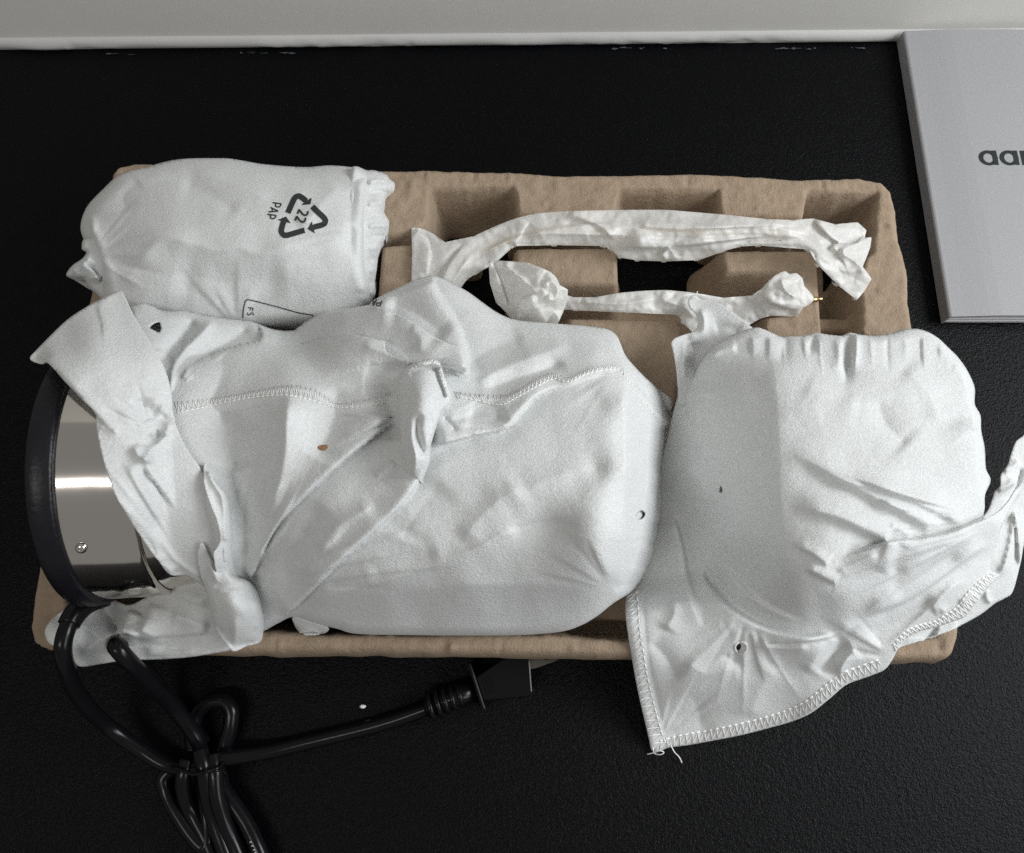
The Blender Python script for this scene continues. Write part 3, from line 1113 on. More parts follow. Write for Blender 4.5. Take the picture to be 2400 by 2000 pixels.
T1 = Heights([(965, 600, 50), (1000, 560, 48), (1040, 620, 54), (1100, 600, 52), (1180, 560, 54), (1250, 535, 56), (1350, 520, 58), (1350, 570, 54), (1500, 515, 60), (1500, 560, 62), (1500, 605, 50),
              (1650, 520, 60), (1650, 560, 62), (1650, 600, 50), (1800, 530, 59), (1800, 565, 58), (1900, 530, 56), (1930, 570, 58), (1980, 540, 52), (2020, 560, 48), (1980, 620, 54), (2020, 660, 52), (2005, 690, 50), (1040, 700, 46)],
             [dict(k='step', pts=[(975, 536), (1000, 560), (1008, 600), (998, 650)], over=(970, 600), a=5, w=40, t=(0.05, 0.3)),
              dict(k='step', pts=[(1240, 520), (1225, 545), (1205, 580)], over=(1190, 540), a=3, w=30),
              dict(k='sharp', pts=[(1225, 545), (1350, 548), (1480, 552)], a=3.0, w=12),
              dict(k='sharp', pts=[(1500, 520), (1650, 532), (1800, 535), (1900, 545)], a=2.5, w=10),
              dict(k='sharp', pts=[(1500, 560), (1620, 556), (1760, 552), (1850, 555)], a=-2.5, w=10),
              dict(k='step', pts=[(1715, 570), (1800, 568), (1880, 566), (1925, 590), (1965, 630)], over=(1850, 600), a=2.5, w=30),
              dict(k='step', pts=[(1905, 514), (1935, 545), (1960, 565), (1990, 572)], over=(1960, 540), a=4, w=30),
              dict(k='step', pts=[(2028, 550), (2005, 572), (1960, 572), (1942, 590)], over=(1985, 590), a=5, w=30),
              dict(k='sharp', pts=[(2026, 560), (1990, 580), (1965, 592)], a=3, w=8),
              dict(k='sharp', pts=[(1965, 592), (2000, 610), (2030, 640)], a=3, w=8)]
             + [dict(k='soft', pts=[(1130, 590), (1230, 548), (1330, 530), (1460, 520)], over=(1300, 560), a=2.5, w=30, wt=1.6, t=(0.1, 0.3)),
                dict(k='soft', pts=[(1330, 505), (1400, 530), (1440, 565)], over=(1440, 530), a=2.5, w=30, wt=1.6, t=(0.1, 0.2)),
                dict(k='soft', pts=[(1460, 580), (1560, 582), (1700, 566), (1800, 556), (1900, 560)], over=(1600, 560), a=3, w=30, wt=1.6, t=(0.1, 0.2)),
                dict(k='soft', pts=[(1480, 530), (1600, 540), (1750, 532), (1880, 530)], over=(1600, 520), a=2.2, w=26, wt=1.6, t=(0.1, 0.2)),
                dict(k='soft', pts=[(1545, 600), (1570, 580), (1590, 605)], over=(1570, 600), a=3, w=20, wt=1.6, t=(0.1, 0.1)),
                dict(k='sharp', pts=[(1040, 700), (1075, 640), (1110, 590)], a=3, w=9), dict(k='soft', pts=[(1020, 690), (1050, 620), (1090, 570)], over=(1080, 640), a=3, w=30, wt=1.6)],
             edge=(e1, 1.0, 8), extra=tissue_extra(301, 3.4, 1.0, 52, 26, 0.45))
sheet('tissue_wrap', t1o, T1, M_TISSUE, tis1, cell=2.8, skirt=[(0.0003, 0.0015), (0.002, 0.005), (0.005, 0.008)], thick=0, smooth_outline=False)
V, Fc = tube_data(path3([(1060, 635, 40), (1150, 582, 40), (1280, 542, 40), (1650, 548, 40), (1900, 548, 40)]), 0.0032, 10)
link('rod', mesh('rod', V, Fc), M_BRASS, tis1)

tis2 = empty('tissue_wrapped_rod', None, 'short rod in white tissue with balled ends and a brass tip, between pillars', 'wrapped rod')
t2o = [(1320, 690), (1345, 697), (1395, 697), (1450, 687), (1505, 682), (1562, 680), (1624, 686), (1695, 698), (1762, 693), (1786, 676), (1805, 655), (1822, 642), (1840, 635), (1850, 642), (1867, 640), (1881, 652),
       (1885, 670), (1905, 693), (1909, 702), (1900, 712), (1882, 722), (1876, 731), (1867, 743), (1805, 740), (1780, 748), (1752, 764), (1735, 790), (1640, 795), (1600, 757), (1590, 738), (1470, 733), (1348, 728), (1320, 725)]
e2 = catmull(t2o, 5, True)
T2 = Heights([(1330, 710, 46), (1400, 712, 50), (1500, 710, 52), (1600, 710, 52), (1700, 725, 50), (1780, 715, 52), (1830, 690, 60), (1870, 690, 58), (1850, 725, 52), (1690, 770, 46), (1840, 650, 56)],
             [dict(k='sharp', pts=[(1350, 706), (1450, 712), (1540, 700)], a=3, w=10),
              dict(k='sharp', pts=[(1540, 700), (1600, 720), (1630, 750)], a=3, w=10),
              dict(k='sharp', pts=[(1830, 650), (1840, 680), (1870, 700)], a=4, w=8),
              dict(k='step', pts=[(1785, 680), (1800, 705), (1835, 720), (1870, 725)], over=(1840, 690), a=4, w=26)],
             edge=(e2, 1.0, 8), extra=tissue_extra(401, 3.2, 1.1, 44, 22, 0.5))
sheet('tissue_wrap', t2o, T2, M_TISSUE, tis2, cell=2.6, skirt=[(0.0003, 0.0015), (0.002, 0.005), (0.004, 0.008)], thick=0, smooth_outline=False)
t3o = [(1145, 612), (1158, 611), (1171, 611), (1238, 616), (1268, 628), (1290, 637), (1305, 652), (1312, 668), (1331, 679), (1330, 705), (1324, 722), (1314, 745), (1300, 775), (1260, 790), (1215, 765), (1190, 737), (1162, 708), (1148, 663)]
e3 = catmull(t3o, 5, True)
T3 = Heights([(1150, 625, 62), (1150, 690, 56), (1200, 640, 66), (1250, 660, 72), (1290, 680, 72), (1240, 720, 66), (1290, 740, 60), (1220, 750, 56), (1310, 700, 66)],
             [dict(k='step', pts=[(1152, 612), (1168, 650), (1185, 700), (1190, 730)], over=(1150, 650), a=4, w=20, t=(0.02, 0.2)),
              dict(k='sharp', pts=[(1171, 612), (1205, 640), (1235, 665), (1262, 690)], a=5, w=9),
              dict(k='sharp', pts=[(1205, 640), (1200, 690), (1195, 735)], a=4, w=9),
              dict(k='step', pts=[(1262, 690), (1225, 700), (1212, 730), (1215, 760)], over=(1260, 740), a=4, w=30),
              dict(k='ridge', pts=[(1272, 672), (1292, 660), (1308, 680), (1300, 702), (1278, 698)], a=5, w=8, t=(0.1, 0.1))],
             edge=(e3, 1.5, 8), extra=tissue_extra(501, 4.5, 1.2, 42, 22, 1.0))
sheet('tissue_ball', t3o, T3, M_TISSUE, tis2, cell=2.6, skirt=[(0.0004, 0.002), (0.003, 0.008), (0.006, 0.016)], thick=0, smooth_outline=False)
V, Fc = tube_data([P(1895, 704, 0.0475), P(1914, 702, 0.0475), P(1915, 702, 0.0475), P(1925, 701, 0.0475), P(1927, 701, 0.0475)], [0.0014, 0.0014, 0.0010, 0.0010, 0.0007], 14)
link('brass_tip', mesh('brass_tip', V, Fc), M_BRASS, tis2)

# ------------------------------------------------------------------ small cloth bundle, back left
def cloth_extra(seed, a=0.5):
    return lambda x, y: 0.9 * a * noise(x, y, 85, seed) + a * 0.16 * noise(x, y, 30, seed + 1) + a * 1.3 * facet(x, y, 120, seed + 2) + a * 0.6 * facet(x, y, 50, seed + 4) + a * 0.06 * noise(x, y, 12, seed + 3)


b1 = empty('cloth_bundle', None, 'small white cloth bundle with black recycling mark at the tray back left', 'cloth bundle', None)
# gathered under-layer showing at the right end
uo = [(820, 402), (860, 399), (881, 400), (905, 409), (913, 420), (925, 430), (922, 447), (905, 463), (902, 480), (900, 497), (912, 520), (909, 545), (906, 560), (893, 575), (888, 600), (882, 640), (880, 700), (840, 715), (815, 560)]
eu = catmull(uo, 5, True)
HU = Heights([(830, 410, 66), (900, 420, 56), (920, 440, 52), (860, 480, 66), (895, 490, 58), (860, 560, 66), (900, 545, 54), (860, 650, 58), (880, 640, 50), (850, 700, 52)],
             [dict(k='ridge', pts=[(860, 430 + i * 26), (885, 424 + i * 26), (915, 428 + i * 26)], a=3.2 * (-1) ** i, w=7) for i in range(11)],
             edge=(eu, 10, 16), extra=cloth_extra(81, 0.8))
sheet('gathered_end', uo, HU, M_CLOTH, b1, cell=3.5, skirt=[(0.0008, 0.005), (0.004, 0.012), (0.008, 0.02)], thick=0)
# left tuft
lo_ = [(240, 560), (215, 556), (195, 562), (192, 585), (203, 590), (193, 606), (168, 624), (155, 646), (176, 652), (196, 653), (205, 668), (214, 680), (226, 688), (240, 700), (262, 690), (262, 620)]
el = catmull(lo_, 4, True)
HL = Heights([(160, 645, 58), (195, 615, 62), (200, 580, 62), (230, 570, 66), (240, 640, 62), (215, 660, 56), (250, 690, 54)],
             [dict(k='step', pts=[(190, 612), (205, 625), (222, 640), (235, 665)], over=(200, 640), a=4, w=14),
              dict(k='ridge', pts=[(165, 640), (195, 622), (215, 600)], a=4, w=8), dict(k='ridge', pts=[(205, 655), (225, 650), (240, 655)], a=3.5, w=6)],
             edge=(el, 6, 10), extra=cloth_extra(91, 0.9))
sheet('tuft', lo_, HL, M_CLOTH, b1, cell=3, skirt=[(0.0005, 0.003), (0.002, 0.009), (0.005, 0.015)], thick=0)
bo = [(195, 559), (189, 540), (190, 520), (197, 498), (210, 476), (243, 442), (271, 416), (300, 402), (343, 392), (376, 382), (409, 375), (440, 372), (476, 371), (510, 371), (538, 372), (575, 378), (609, 384), (660, 389), (714, 392), (745, 390), (771, 388),
      (815, 391), (857, 399), (874, 403), (882, 410), (872, 424), (864, 449), (858, 500), (856, 560), (856, 616), (862, 655), (868, 680), (867, 704), (858, 718), (846, 740), (760, 760), (560, 770), (400, 760), (300, 740), (252, 712), (238, 694), (233, 663), (228, 630), (216, 600), (205, 580)]
eb = catmull(bo, 5, True)
nB = len(eb)
tt_ = np.linspace(0, 1, 46)
drops = np.array([14] * 46, float)
HB = Heights([(200, 520, 60), (240, 560, 66), (260, 470, 64), (300, 550, 74), (400, 460, 74), (400, 400, 60), (400, 560, 82), (550, 390, 60), (550, 450, 76), (550, 540, 85), (700, 400, 60), (700, 450, 76), (700, 540, 84), (840, 420, 64), (830, 540, 80),
              (260, 650, 66), (400, 640, 74), (550, 650, 76), (700, 650, 76), (830, 650, 72), (300, 730, 58), (550, 740, 60), (700, 740, 60), (840, 710, 60)],
             [dict(k='ridge', pts=[(286, 663), (330, 610), (381, 558), (440, 568), (500, 584), (560, 580), (610, 596), (680, 580), (760, 590)], a=2.2, w=24),
              dict(k='ridge', pts=[(400, 640), (540, 660), (680, 650)], a=-3.0, w=60),
              dict(k='ridge', pts=[(848, 420), (846, 500), (845, 600), (852, 690)], a=3.2, w=12, t=(0.05, 0.05)),
              dict(k='ridge', pts=[(828, 430), (822, 520), (826, 610)], a=-2.5, w=16),
              dict(k='ridge', pts=[(560, 500), (480, 450), (420, 430)], a=-2.2, w=22), dict(k='ridge', pts=[(640, 470), (520, 420), (440, 400)], a=1.5, w=18),
              dict(k='ridge', pts=[(800, 430), (760, 470), (700, 540)], a=1.8, w=20),
              dict(k='ridge', pts=[(300, 500), (290, 460), (330, 420)], a=-2.0, w=20),
              dict(k='step', pts=[(205, 505), (222, 560), (235, 610), (242, 680)], over=(280, 600), a=4, w=24),
              dict(k='ridge', pts=[(212, 560), (218, 530), (212, 500)], a=2, w=8)] + fan(212, 600, -62, 42, 20, 230, 9, 1.4, 7, 34) + fan(852, 540, 150, 212, 8, 230, 7, 1.1, 8, 35) + fan(560, 770, 215, 330, 20, 200, 6, 1.0, 10, 36),
             edge=(eb, 16, 34), extra=cloth_extra(61, 0.7))
sheet('cloth', bo, HB, M_CLOTH, b1, cell=4.5, skirt=[(0.001, 0.006), (0.005, 0.014), (0.010, 0.024)], thick=0)


def Z1(x, y):
    return (x * 10 / 21, 330 + y * 10 / 21)


def R1(x, y):
    return (610 + x * 180 / 2100, 440 + y * 180 / 2100)


mk = []
W_ = 13.0
mk.append(ribbon([R1(755, 690), R1(830, 520), R1(910, 340), R1(965, 262), R1(1050, 228), R1(1125, 262), R1(1260, 365)], W_, HB))
mk.append(tri_patch(R1(1405, 275), R1(1372, 452), R1(1255, 365), HB, 0.00034))
mk.append(tri_patch(R1(1255, 365), R1(1372, 452), R1(1125, 475), HB, 0.00036))
mk.append(ribbon([R1(1425, 512), R1(1560, 650), R1(1720, 800), R1(1778, 890), R1(1765, 970), R1(1690, 1020), R1(1450, 1085)], W_, HB))
mk.append(tri_patch(R1(1300, 1130), R1(1410, 920), R1(1440, 1085), HB, 0.00034))
mk.append(tri_patch(R1(1300, 1130), R1(1440, 1085), R1(1505, 1250), HB, 0.00036))
mk.append(ribbon([R1(1208, 1165), R1(1000, 1225), R1(740, 1300), R1(650, 1295), R1(585, 1220), R1(580, 1130), R1(640, 925)], W_, HB))
mk.append(tri_patch(R1(475, 880), R1(705, 790), R1(640, 925), HB, 0.00034))
mk.append(tri_patch(R1(705, 790), R1(835, 975), R1(640, 925), HB, 0.00036))
link('recycling_arrows', mesh('recycling_arrows', *join(mk), False), M_INK, b1)
dg = 4.2
for (ox, oy) in ((0, 0), (-68, 187)):
    pt = [ribbon([R1(1295 + ox, 640 + oy), R1(1300 + ox, 690 + oy), R1(1265 + ox, 745 + oy), R1(1215 + ox, 752 + oy), R1(1150 + ox, 715 + oy), R1(1068 + ox, 600 + oy)], dg, HB),
          ribbon([R1(1068 + ox, 590 + oy), R1(1018 + ox, 718 + oy)], dg, HB)]
    link('digit', mesh('digit', *join(pt), False), M_INK, b1)
tl = 3.0
for (ox, oy) in ((0, 0), (-140, 318)):
    pt = [ribbon([R1(340 + ox, 408 + oy), R1(575 + ox, 442 + oy)], tl, HB),
          ribbon([R1(570 + ox, 442 + oy), R1(548 + ox, 505 + oy), R1(490 + ox, 530 + oy), R1(425 + ox, 510 + oy), R1(425 + ox, 430 + oy)], tl, HB)]
    link('letter', mesh('letter', *join(pt), False), M_INK, b1)
pt = [ribbon([R1(280, 540), R1(490, 640)], tl, HB), ribbon([R1(490, 645), R1(230, 662)], tl, HB), ribbon([R1(335, 570), R1(325, 655)], tl, HB)]
link('letter', mesh('letter', *join(pt), False), M_INK, b1)


def R2(x, y):
    return (540 + x * 400 / 2100, 660 + y * 400 / 2100)


pt = [ribbon([R2(150, 450), R2(155, 370), R2(172, 280), R2(190, 238), R2(225, 226), R2(400, 268), R2(600, 320), R2(830, 385), R2(960, 408), R2(1005, 418), R2(1018, 440), R2(1016, 470)], 2.4, HB)]
link('label_outline', mesh('label_outline', *join(pt), False), M_INK, b1)
pt = [ribbon([R2(215, 322), R2(282, 330)], 2.3, HB), ribbon([R2(280, 330), R2(272, 368)], 2.3, HB), ribbon([R2(248, 328), R2(243, 358)], 2.3, HB)]
link('letter', mesh('letter', *join(pt), False), M_INK, b1)
pt = [ribbon([R2(272, 418), R2(283, 402), R2(272, 384), R2(256, 388), R2(246, 402), R2(236, 415), R2(220, 414), R2(209, 400), R2(216, 384)], 2.3, HB)]
link('letter', mesh('letter', *join(pt), False), M_INK, b1)

# ------------------------------------------------------------------ large bag over the appliance
bag = empty('cloth_bag', None, 'large crumpled white cloth bag over the steel appliance, knotted at its front left', 'cloth bag')
# --- body
mo = [(300, 740), (324, 712), (352, 716), (381, 728), (428, 728), (466, 737), (500, 742), (540, 747), (585, 752), (640, 772), (690, 774), (714, 754), (738, 740), (762, 731), (800, 724), (840, 719), (866, 714), (871, 707), (900, 690), (943, 671), (975, 655), (1010, 647), (1030, 650), (1048, 659),
      (1095, 683), (1152, 724), (1185, 742), (1219, 751), (1305, 759), (1360, 763), (1410, 769), (1430, 775), (1446, 788), (1456, 810), (1467, 835), (1490, 862), (1514, 886), (1548, 915), (1581, 943), (1574, 960), (1586, 975), (1588, 992), (1571, 1020), (1566, 1050), (1562, 1076),
      (1552, 1110), (1560, 1145), (1569, 1176), (1569, 1205), (1560, 1222), (1545, 1230), (1546, 1255), (1536, 1276), (1537, 1300), (1522, 1330), (1505, 1362), (1476, 1390), (1438, 1414), (1400, 1444), (1362, 1466), (1314, 1481), (1219, 1489), (1076, 1490), (960, 1489), (838, 1486), (790, 1474), (740, 1462), (690, 1446),
      (650, 1462), (612, 1483), (560, 1500), (520, 1440), (470, 1360), (400, 1300), (350, 1200), (320, 1050), (310, 900)]
em = catmull(mo, 5, True)
MC = [(310, 740, 84), (400, 745, 80), (500, 760, 74), (600, 775, 72), (700, 790, 74), (800, 740, 82), (900, 700, 80), (1010, 660, 72), (1100, 700, 72), (1200, 765, 76), (1320, 775, 76), (1430, 785, 72),
      (350, 850, 108), (430, 850, 98), (550, 850, 98), (680, 850, 104), (800, 830, 106), (900, 800, 104), (1000, 800, 102), (1100, 820, 98), (1250, 830, 98), (1400, 830, 98), (1460, 850, 94),
      (340, 1000, 120), (430, 980, 112), (550, 980, 116), (680, 960, 126), (800, 960, 122), (900, 960, 122), (1000, 960, 124), (1100, 960, 118), (1250, 950, 118), (1400, 940, 118), (1464, 940, 118),
      (360, 1150, 116), (480, 1120, 106), (600, 1110, 114), (700, 1090, 122), (800, 1080, 124), (900, 1100, 122), (1050, 1100, 124), (1250, 1100, 128), (1400, 1100, 128), (1464, 1100, 127),
      (420, 1280, 96), (530, 1280, 84), (620, 1250, 98), (720, 1230, 112), (820, 1230, 116), (950, 1230, 120), (1100, 1240, 122), (1300, 1250, 124), (1458, 1250, 120),
      (560, 1400, 62), (640, 1380, 84), (750, 1370, 94), (900, 1370, 100), (1100, 1370, 104), (1300, 1360, 106), (1445, 1345, 102),
      (620, 1470, 54), (700, 1430, 66), (850, 1450, 70), (1000, 1455, 72), (1200, 1455, 72), (1330, 1440, 74), (1420, 1400, 82),
      (1530, 940, 92), (1575, 990, 76), (1550, 1080, 78), (1555, 1180, 66), (1530, 1280, 68), (1490, 1360, 68)]
MF = [
    dict(k='drop', pts=[(1440, 790), (1458, 850), (1464, 900), (1465, 1000), (1464, 1133), (1458, 1300), (1443, 1381), (1400, 1420)], over=(1300, 1100), a=0.42, w=60, t=(0.12, 0.10)),
    # seam swelling
    dict(k='ridge', pts=[(412, 955), (524, 936), (620, 920), (675, 914), (730, 922), (785, 952), (850, 948), (930, 930)], a=1.4, w=9, t=(0.02, 0.02)),
    dict(k='ridge', pts=[(430, 985), (540, 962), (640, 942), (700, 946)], a=-1.5, w=12),
    # left facet and its ridge
    dict(k='ridge', pts=[(683, 905), (672, 980), (668, 1060), (650, 1150), (620, 1230)], a=6, w=34),
    dict(k='ridge', pts=[(560, 970), (545, 1040), (560, 1110)], a=-5, w=55),
    dict(k='ridge', pts=[(790, 900), (780, 990), (740, 1080)], a=-4, w=36),
    # fold 2 (over the valley)
    dict(k='step', pts=[(945, 972), (929, 986), (895, 1010), (860, 1036), (800, 1085), (740, 1140), (705, 1172), (657, 1222), (630, 1265), (614, 1300), (598, 1335), (584, 1362)], over=(640, 1100), a=7, w=46, w2=26, dip=0.35, t=(0.15, 0.03)),
    dict(k='step', pts=[(925, 975), (880, 1000), (830, 1022), (775, 1044)], over=(800, 980), a=3.0, w=24, t=(0.3, 0.4)),
    # fold 1, long edge from the pleat to the knot
    dict(k='step', pts=[(1019, 990), (1007, 1035), (998, 1084), (981, 1129), (958, 1164), (933, 1195), (895, 1231), (845, 1276), (790, 1325), (740, 1376), (695, 1421), (655, 1450)], over=(800, 1200), a=9, w=70, w2=30, dip=0.3, t=(0.10, 0.05)),
    dict(k='ridge', pts=[(880, 1180), (800, 1230), (740, 1300)], a=2.5, w=22), dict(k='ridge', pts=[(760, 1180), (700, 1270), (660, 1370)], a=-4, w=28),
    # small hook crease left of the pleat
    dict(k='step', pts=[(930, 1084), (920, 1095), (895, 1112), (880, 1122)], over=(900, 1080), a=2.5, w=16),
    dict(k='ridge', pts=[(910, 900), (915, 960), (918, 1040)], a=-4, w=26),
    # fold to the right below the seam
    dict(k='step', pts=[(1006, 1043), (1040, 1040), (1080, 1030), (1124, 1018), (1160, 1012), (1184, 1005), (1205, 985), (1230, 956), (1256, 930), (1290, 912), (1330, 900)], over=(1120, 970), a=8, w=46, w2=26, dip=0.4, t=(0.12, 0.28)),
    dict(k='ridge', pts=[(1090, 975), (1150, 985), (1190, 965)], a=-3, w=22),
    dict(k='sharp', pts=[(1040, 976), (1055, 990), (1072, 1010)], a=-2.5, w=6),
    # seam to the right of the pleat
    dict(k='ridge', pts=[(1065, 926), (1114, 932), (1171, 942), (1200, 930), (1252, 898), (1295, 880), (1330, 890), (1386, 868), (1448, 860), (1474, 886), (1495, 919), (1529, 957), (1555, 985), (1586, 1000)], a=2.0, w=8, t=(0.03, 0.02)),
    dict(k='ridge', pts=[(1130, 915), (1190, 895), (1250, 876), (1330, 848)], a=-5, w=16),
    dict(k='ridge', pts=[(1110, 900), (1170, 868), (1240, 838), (1340, 806)], a=4.5, w=22),
    dict(k='ridge', pts=[(1090, 860), (1150, 820), (1230, 790)], a=-3, w=26),
    dict(k='ridge', pts=[(1450, 900), (1462, 960), (1464, 1100), (1458, 1250)], a=1.2, w=9),
    # hollow at the back and its far rim
    dict(k='step', pts=[(1013, 648), (1020, 668), (1030, 692), (1055, 726), (1072, 756), (1084, 784), (1092, 815), (1096, 842), (1094, 874)], over=(1000, 760), a=15, w=110, w2=30, dip=0.2, t=(0.06, 0.06)),
    dict(k='ridge', pts=[(900, 716), (960, 728), (1010, 760), (1050, 795)], a=-6, w=34),
    dict(k='ridge', pts=[(850, 895), (900, 900), (935, 915)], a=-4, w=26),
    # folds left of the back edge
    dict(k='ridge', pts=[(505, 744), (478, 776), (440, 815), (412, 850), (402, 890), (400, 930)], a=5.5, w=14, t=(0.1, 0.1)),
    dict(k='ridge', pts=[(462, 740), (425, 790), (390, 832), (385, 880)], a=-6, w=18),
    dict(k='ridge', pts=[(595, 758), (540, 800), (470, 835), (435, 870)], a=-8, w=24),
    dict(k='step', pts=[(596, 752), (612, 772), (610, 798), (560, 812), (500, 830), (465, 848), (435, 870), (420, 910)], over=(560, 870), a=6, w=30, w2=24, dip=0.3, t=(0.12, 0.12)),
    dict(k='ridge', pts=[(640, 790), (700, 800), (770, 800)], a=-3, w=20),
    # crease across the body
    dict(k='sharp', pts=[(667, 1440), (730, 1410), (790, 1388), (829, 1380), (880, 1368), (933, 1352), (1000, 1330), (1076, 1304), (1125, 1282), (1171, 1257), (1220, 1243), (1267, 1236), (1318, 1230)], a=2.6, w=14, t=(0.05, 0.3)),
    dict(k='ridge', pts=[(860, 1352), (940, 1322), (1030, 1290)], a=-2.2, w=20), dict(k='ridge', pts=[(1080, 1270), (1150, 1190), (1230, 1130)], a=2.2, w=34),
    dict(k='ridge', pts=[(940, 1270), (980, 1200), (1040, 1130)], a=-2.0, w=34), dict(k='ridge', pts=[(1190, 1250), (1290, 1225), (1360, 1240)], a=-2.0, w=16),
    dict(k='ridge', pts=[(1180, 1180), (1290, 1120), (1400, 1090)], a=1.3, w=30), dict(k='ridge', pts=[(920, 1395), (1080, 1372), (1300, 1372), (1440, 1385)], a=2.2, w=30),
    # rumples on the right end
    dict(k='ridge', pts=[(1480, 930), (1500, 1010), (1500, 1090)], a=-1.5, w=12), dict(k='ridge', pts=[(1510, 1130), (1530, 1180), (1525, 1230)], a=2.5, w=10),
    dict(k='step', pts=[(1556, 1112), (1540, 1140), (1538, 1180), (1544, 1228)], over=(1520, 1170), a=4, w=24, t=(0.1, 0.1)),
    dict(k='ridge', pts=[(1500, 1280), (1525, 1290), (1540, 1285)], a=3, w=8), dict(k='ridge', pts=[(1470, 1330), (1500, 1340), (1520, 1330)], a=3, w=9), dict(k='ridge', pts=[(1440, 1385), (1465, 1370), (1490, 1372)], a=-3, w=8),
    dict(k='ridge', pts=[(1500, 1180), (1520, 1160), (1540, 1130)], a=-2, w=8),
]
MF += fan(560, 1370, -62, -36, 60, 330, 7, 1.8, 7, 1) + fan(575, 1400, -33, -6, 130, 560, 7, 1.5, 9, 2) + fan(545, 1350, -86, -62, 120, 360, 5, 1.4, 9, 3)
MF += fan(945, 985, 152, 200, 10, 210, 8, 1.7, 6, 4) + fan(1010, 1000, -35, 18, 25, 250, 7, 1.4, 7, 5)
MF += fan(400, 925, -82, -18, 20, 240, 9, 1.5, 6, 8) + fan(1578, 1000, 140, 215, 5, 100, 7, 1.4, 5, 9)
MF += fan(1440, 1390, 190, 260, 30, 260, 5, 1.0, 9, 10) + fan(1540, 1250, 120, 215, 5, 90, 6, 1.3, 5, 11) + fan(1448, 866, 120, 190, 20, 220, 5, 1.0, 8, 12)
HM = Heights(MC, MF, edge=(em, 11, 22), extra=cloth_extra(11, 0.65))
CLAMPS.append(kettle_clamp)
body = sheet('body', mo, HM, M_CLOTH, bag, cell=3.6,
             holes=[[(350, 768), (362, 757), (374, 755), (377, 766), (376, 776), (370, 779), (358, 773)], [(1493, 1208), (1503, 1196), (1509, 1199), (1514, 1206), (1507, 1216), (1497, 1218)]],
             skirt=[(0.001, 0.005), (0.005, 0.014), (0.010, 0.026)], thick=0.0004)

# --- two folds in front of the hollow, each with a free upper edge
f1o = [(690, 778), (714, 758), (738, 743), (762, 733), (800, 726), (840, 720), (866, 717), (895, 722), (940, 740), (960, 751), (981, 764), (1007, 782), (1030, 796), (1055, 807), (1076, 811), (1086, 826), (1092, 850), (1092, 877), (1070, 872), (1046, 864), (1010, 872), (950, 890), (900, 870), (850, 850), (780, 820), (720, 806)]
HF1 = Over(HM, [(690, 778, -1), (738, 745, 2.5), (800, 728, 7), (866, 719, 10), (940, 742, 11), (1007, 784, 9), (1055, 809, 5.5), (1090, 850, 3.5), (1090, 874, 4), (1046, 862, 2), (1010, 870, -1), (950, 888, -1.5), (900, 868, -1.5), (850, 848, -1.5), (780, 818, -1.5), (720, 804, -1.5), (830, 775, 1), (900, 790, 0.5), (960, 810, 2), (1000, 830, 3.5), (780, 770, 2.5), (1040, 840, 3)],
           [dict(k='ridge', pts=[(960, 765), (985, 790), (985, 830)], a=1.5, w=16)])
sheet('back_fold', f1o, HF1, M_CLOTH, bag, cell=3.8, thick=0.0005)
f2o = [(680, 818), (720, 801), (750, 793), (785, 787), (817, 783), (850, 788), (880, 795), (901, 800), (903, 818), (915, 834), (936, 843), (956, 851), (940, 880), (900, 915), (820, 925), (740, 905), (690, 870)]
HF2 = Over(HM, [(680, 818, -1.5), (720, 803, 1), (750, 795, 3.5), (817, 785, 8), (880, 797, 7.5), (901, 801, 6.5), (903, 820, 6), (956, 851, 6), (940, 880, 0), (900, 915, -1.5), (820, 925, -1.5), (740, 905, -1.5), (690, 870, -1.5), (780, 850, 2), (850, 850, 3.5), (900, 870, 2.5)],
           [dict(k='sharp', pts=[(846, 805), (880, 820), (915, 834), (956, 851)], a=2.4, w=12, t=(0.2, 0.0))])
sheet('front_fold', f2o, HF2, M_CLOTH, bag, cell=3.8, thick=0.0005)
# --- raised pleat, its hem standing up
plo = [(942, 870), (950, 861), (976, 850), (995, 843), (1012, 841), (1030, 849), (1036, 866), (1042, 885), (1050, 906), (1057, 928), (1048, 946), (1034, 956), (1026, 975), (1018, 1000), (1010, 1030), (1004, 1058), (999, 1086), (996, 1108), (988, 1126), (974, 1118), (958, 1098), (948, 1078), (942, 1050), (938, 1000), (936, 950), (937, 905)]
HPL = Over(HM, [(945, 868, 10), (1010, 843, 11), (1052, 925, 9), (990, 860, 15), (1030, 880, 14), (985, 920, 19), (940, 930, 10), (1020, 935, 16), (940, 1000, 9), (1018, 995, 11), (980, 990, 17), (945, 1060, 6), (1002, 1060, 8), (975, 1060, 11), (952, 1090, 4), (990, 1122, 1), (975, 1100, 5)],
           [dict(k='ridge', pts=[(985, 965), (977, 1010), (988, 1050), (998, 1075)], a=-5, w=11), dict(k='ridge', pts=[(966, 985), (965, 1030), (974, 1075), (966, 1120)], a=3, w=9),
            dict(k='soft', pts=[(1026, 858), (1032, 885), (1042, 915), (1046, 935)], over=(1050, 900), a=3, w=14, wt=3, dip=1.0, t=(0.1, 0.1)), dict(k='soft', pts=[(955, 872), (985, 860), (1010, 854), (1024, 858)], over=(990, 845), a=2, w=12, wt=3, dip=1.0, t=(0.1, 0.1))],
           extra=cloth_extra(43, 0.5))
sheet('raised_pleat', plo, HPL, M_CLOTH, bag, cell=3.4, skirt=[(0.0002, 0.003), (0.0006, 0.008), (0.002, 0.014)], thick=0)
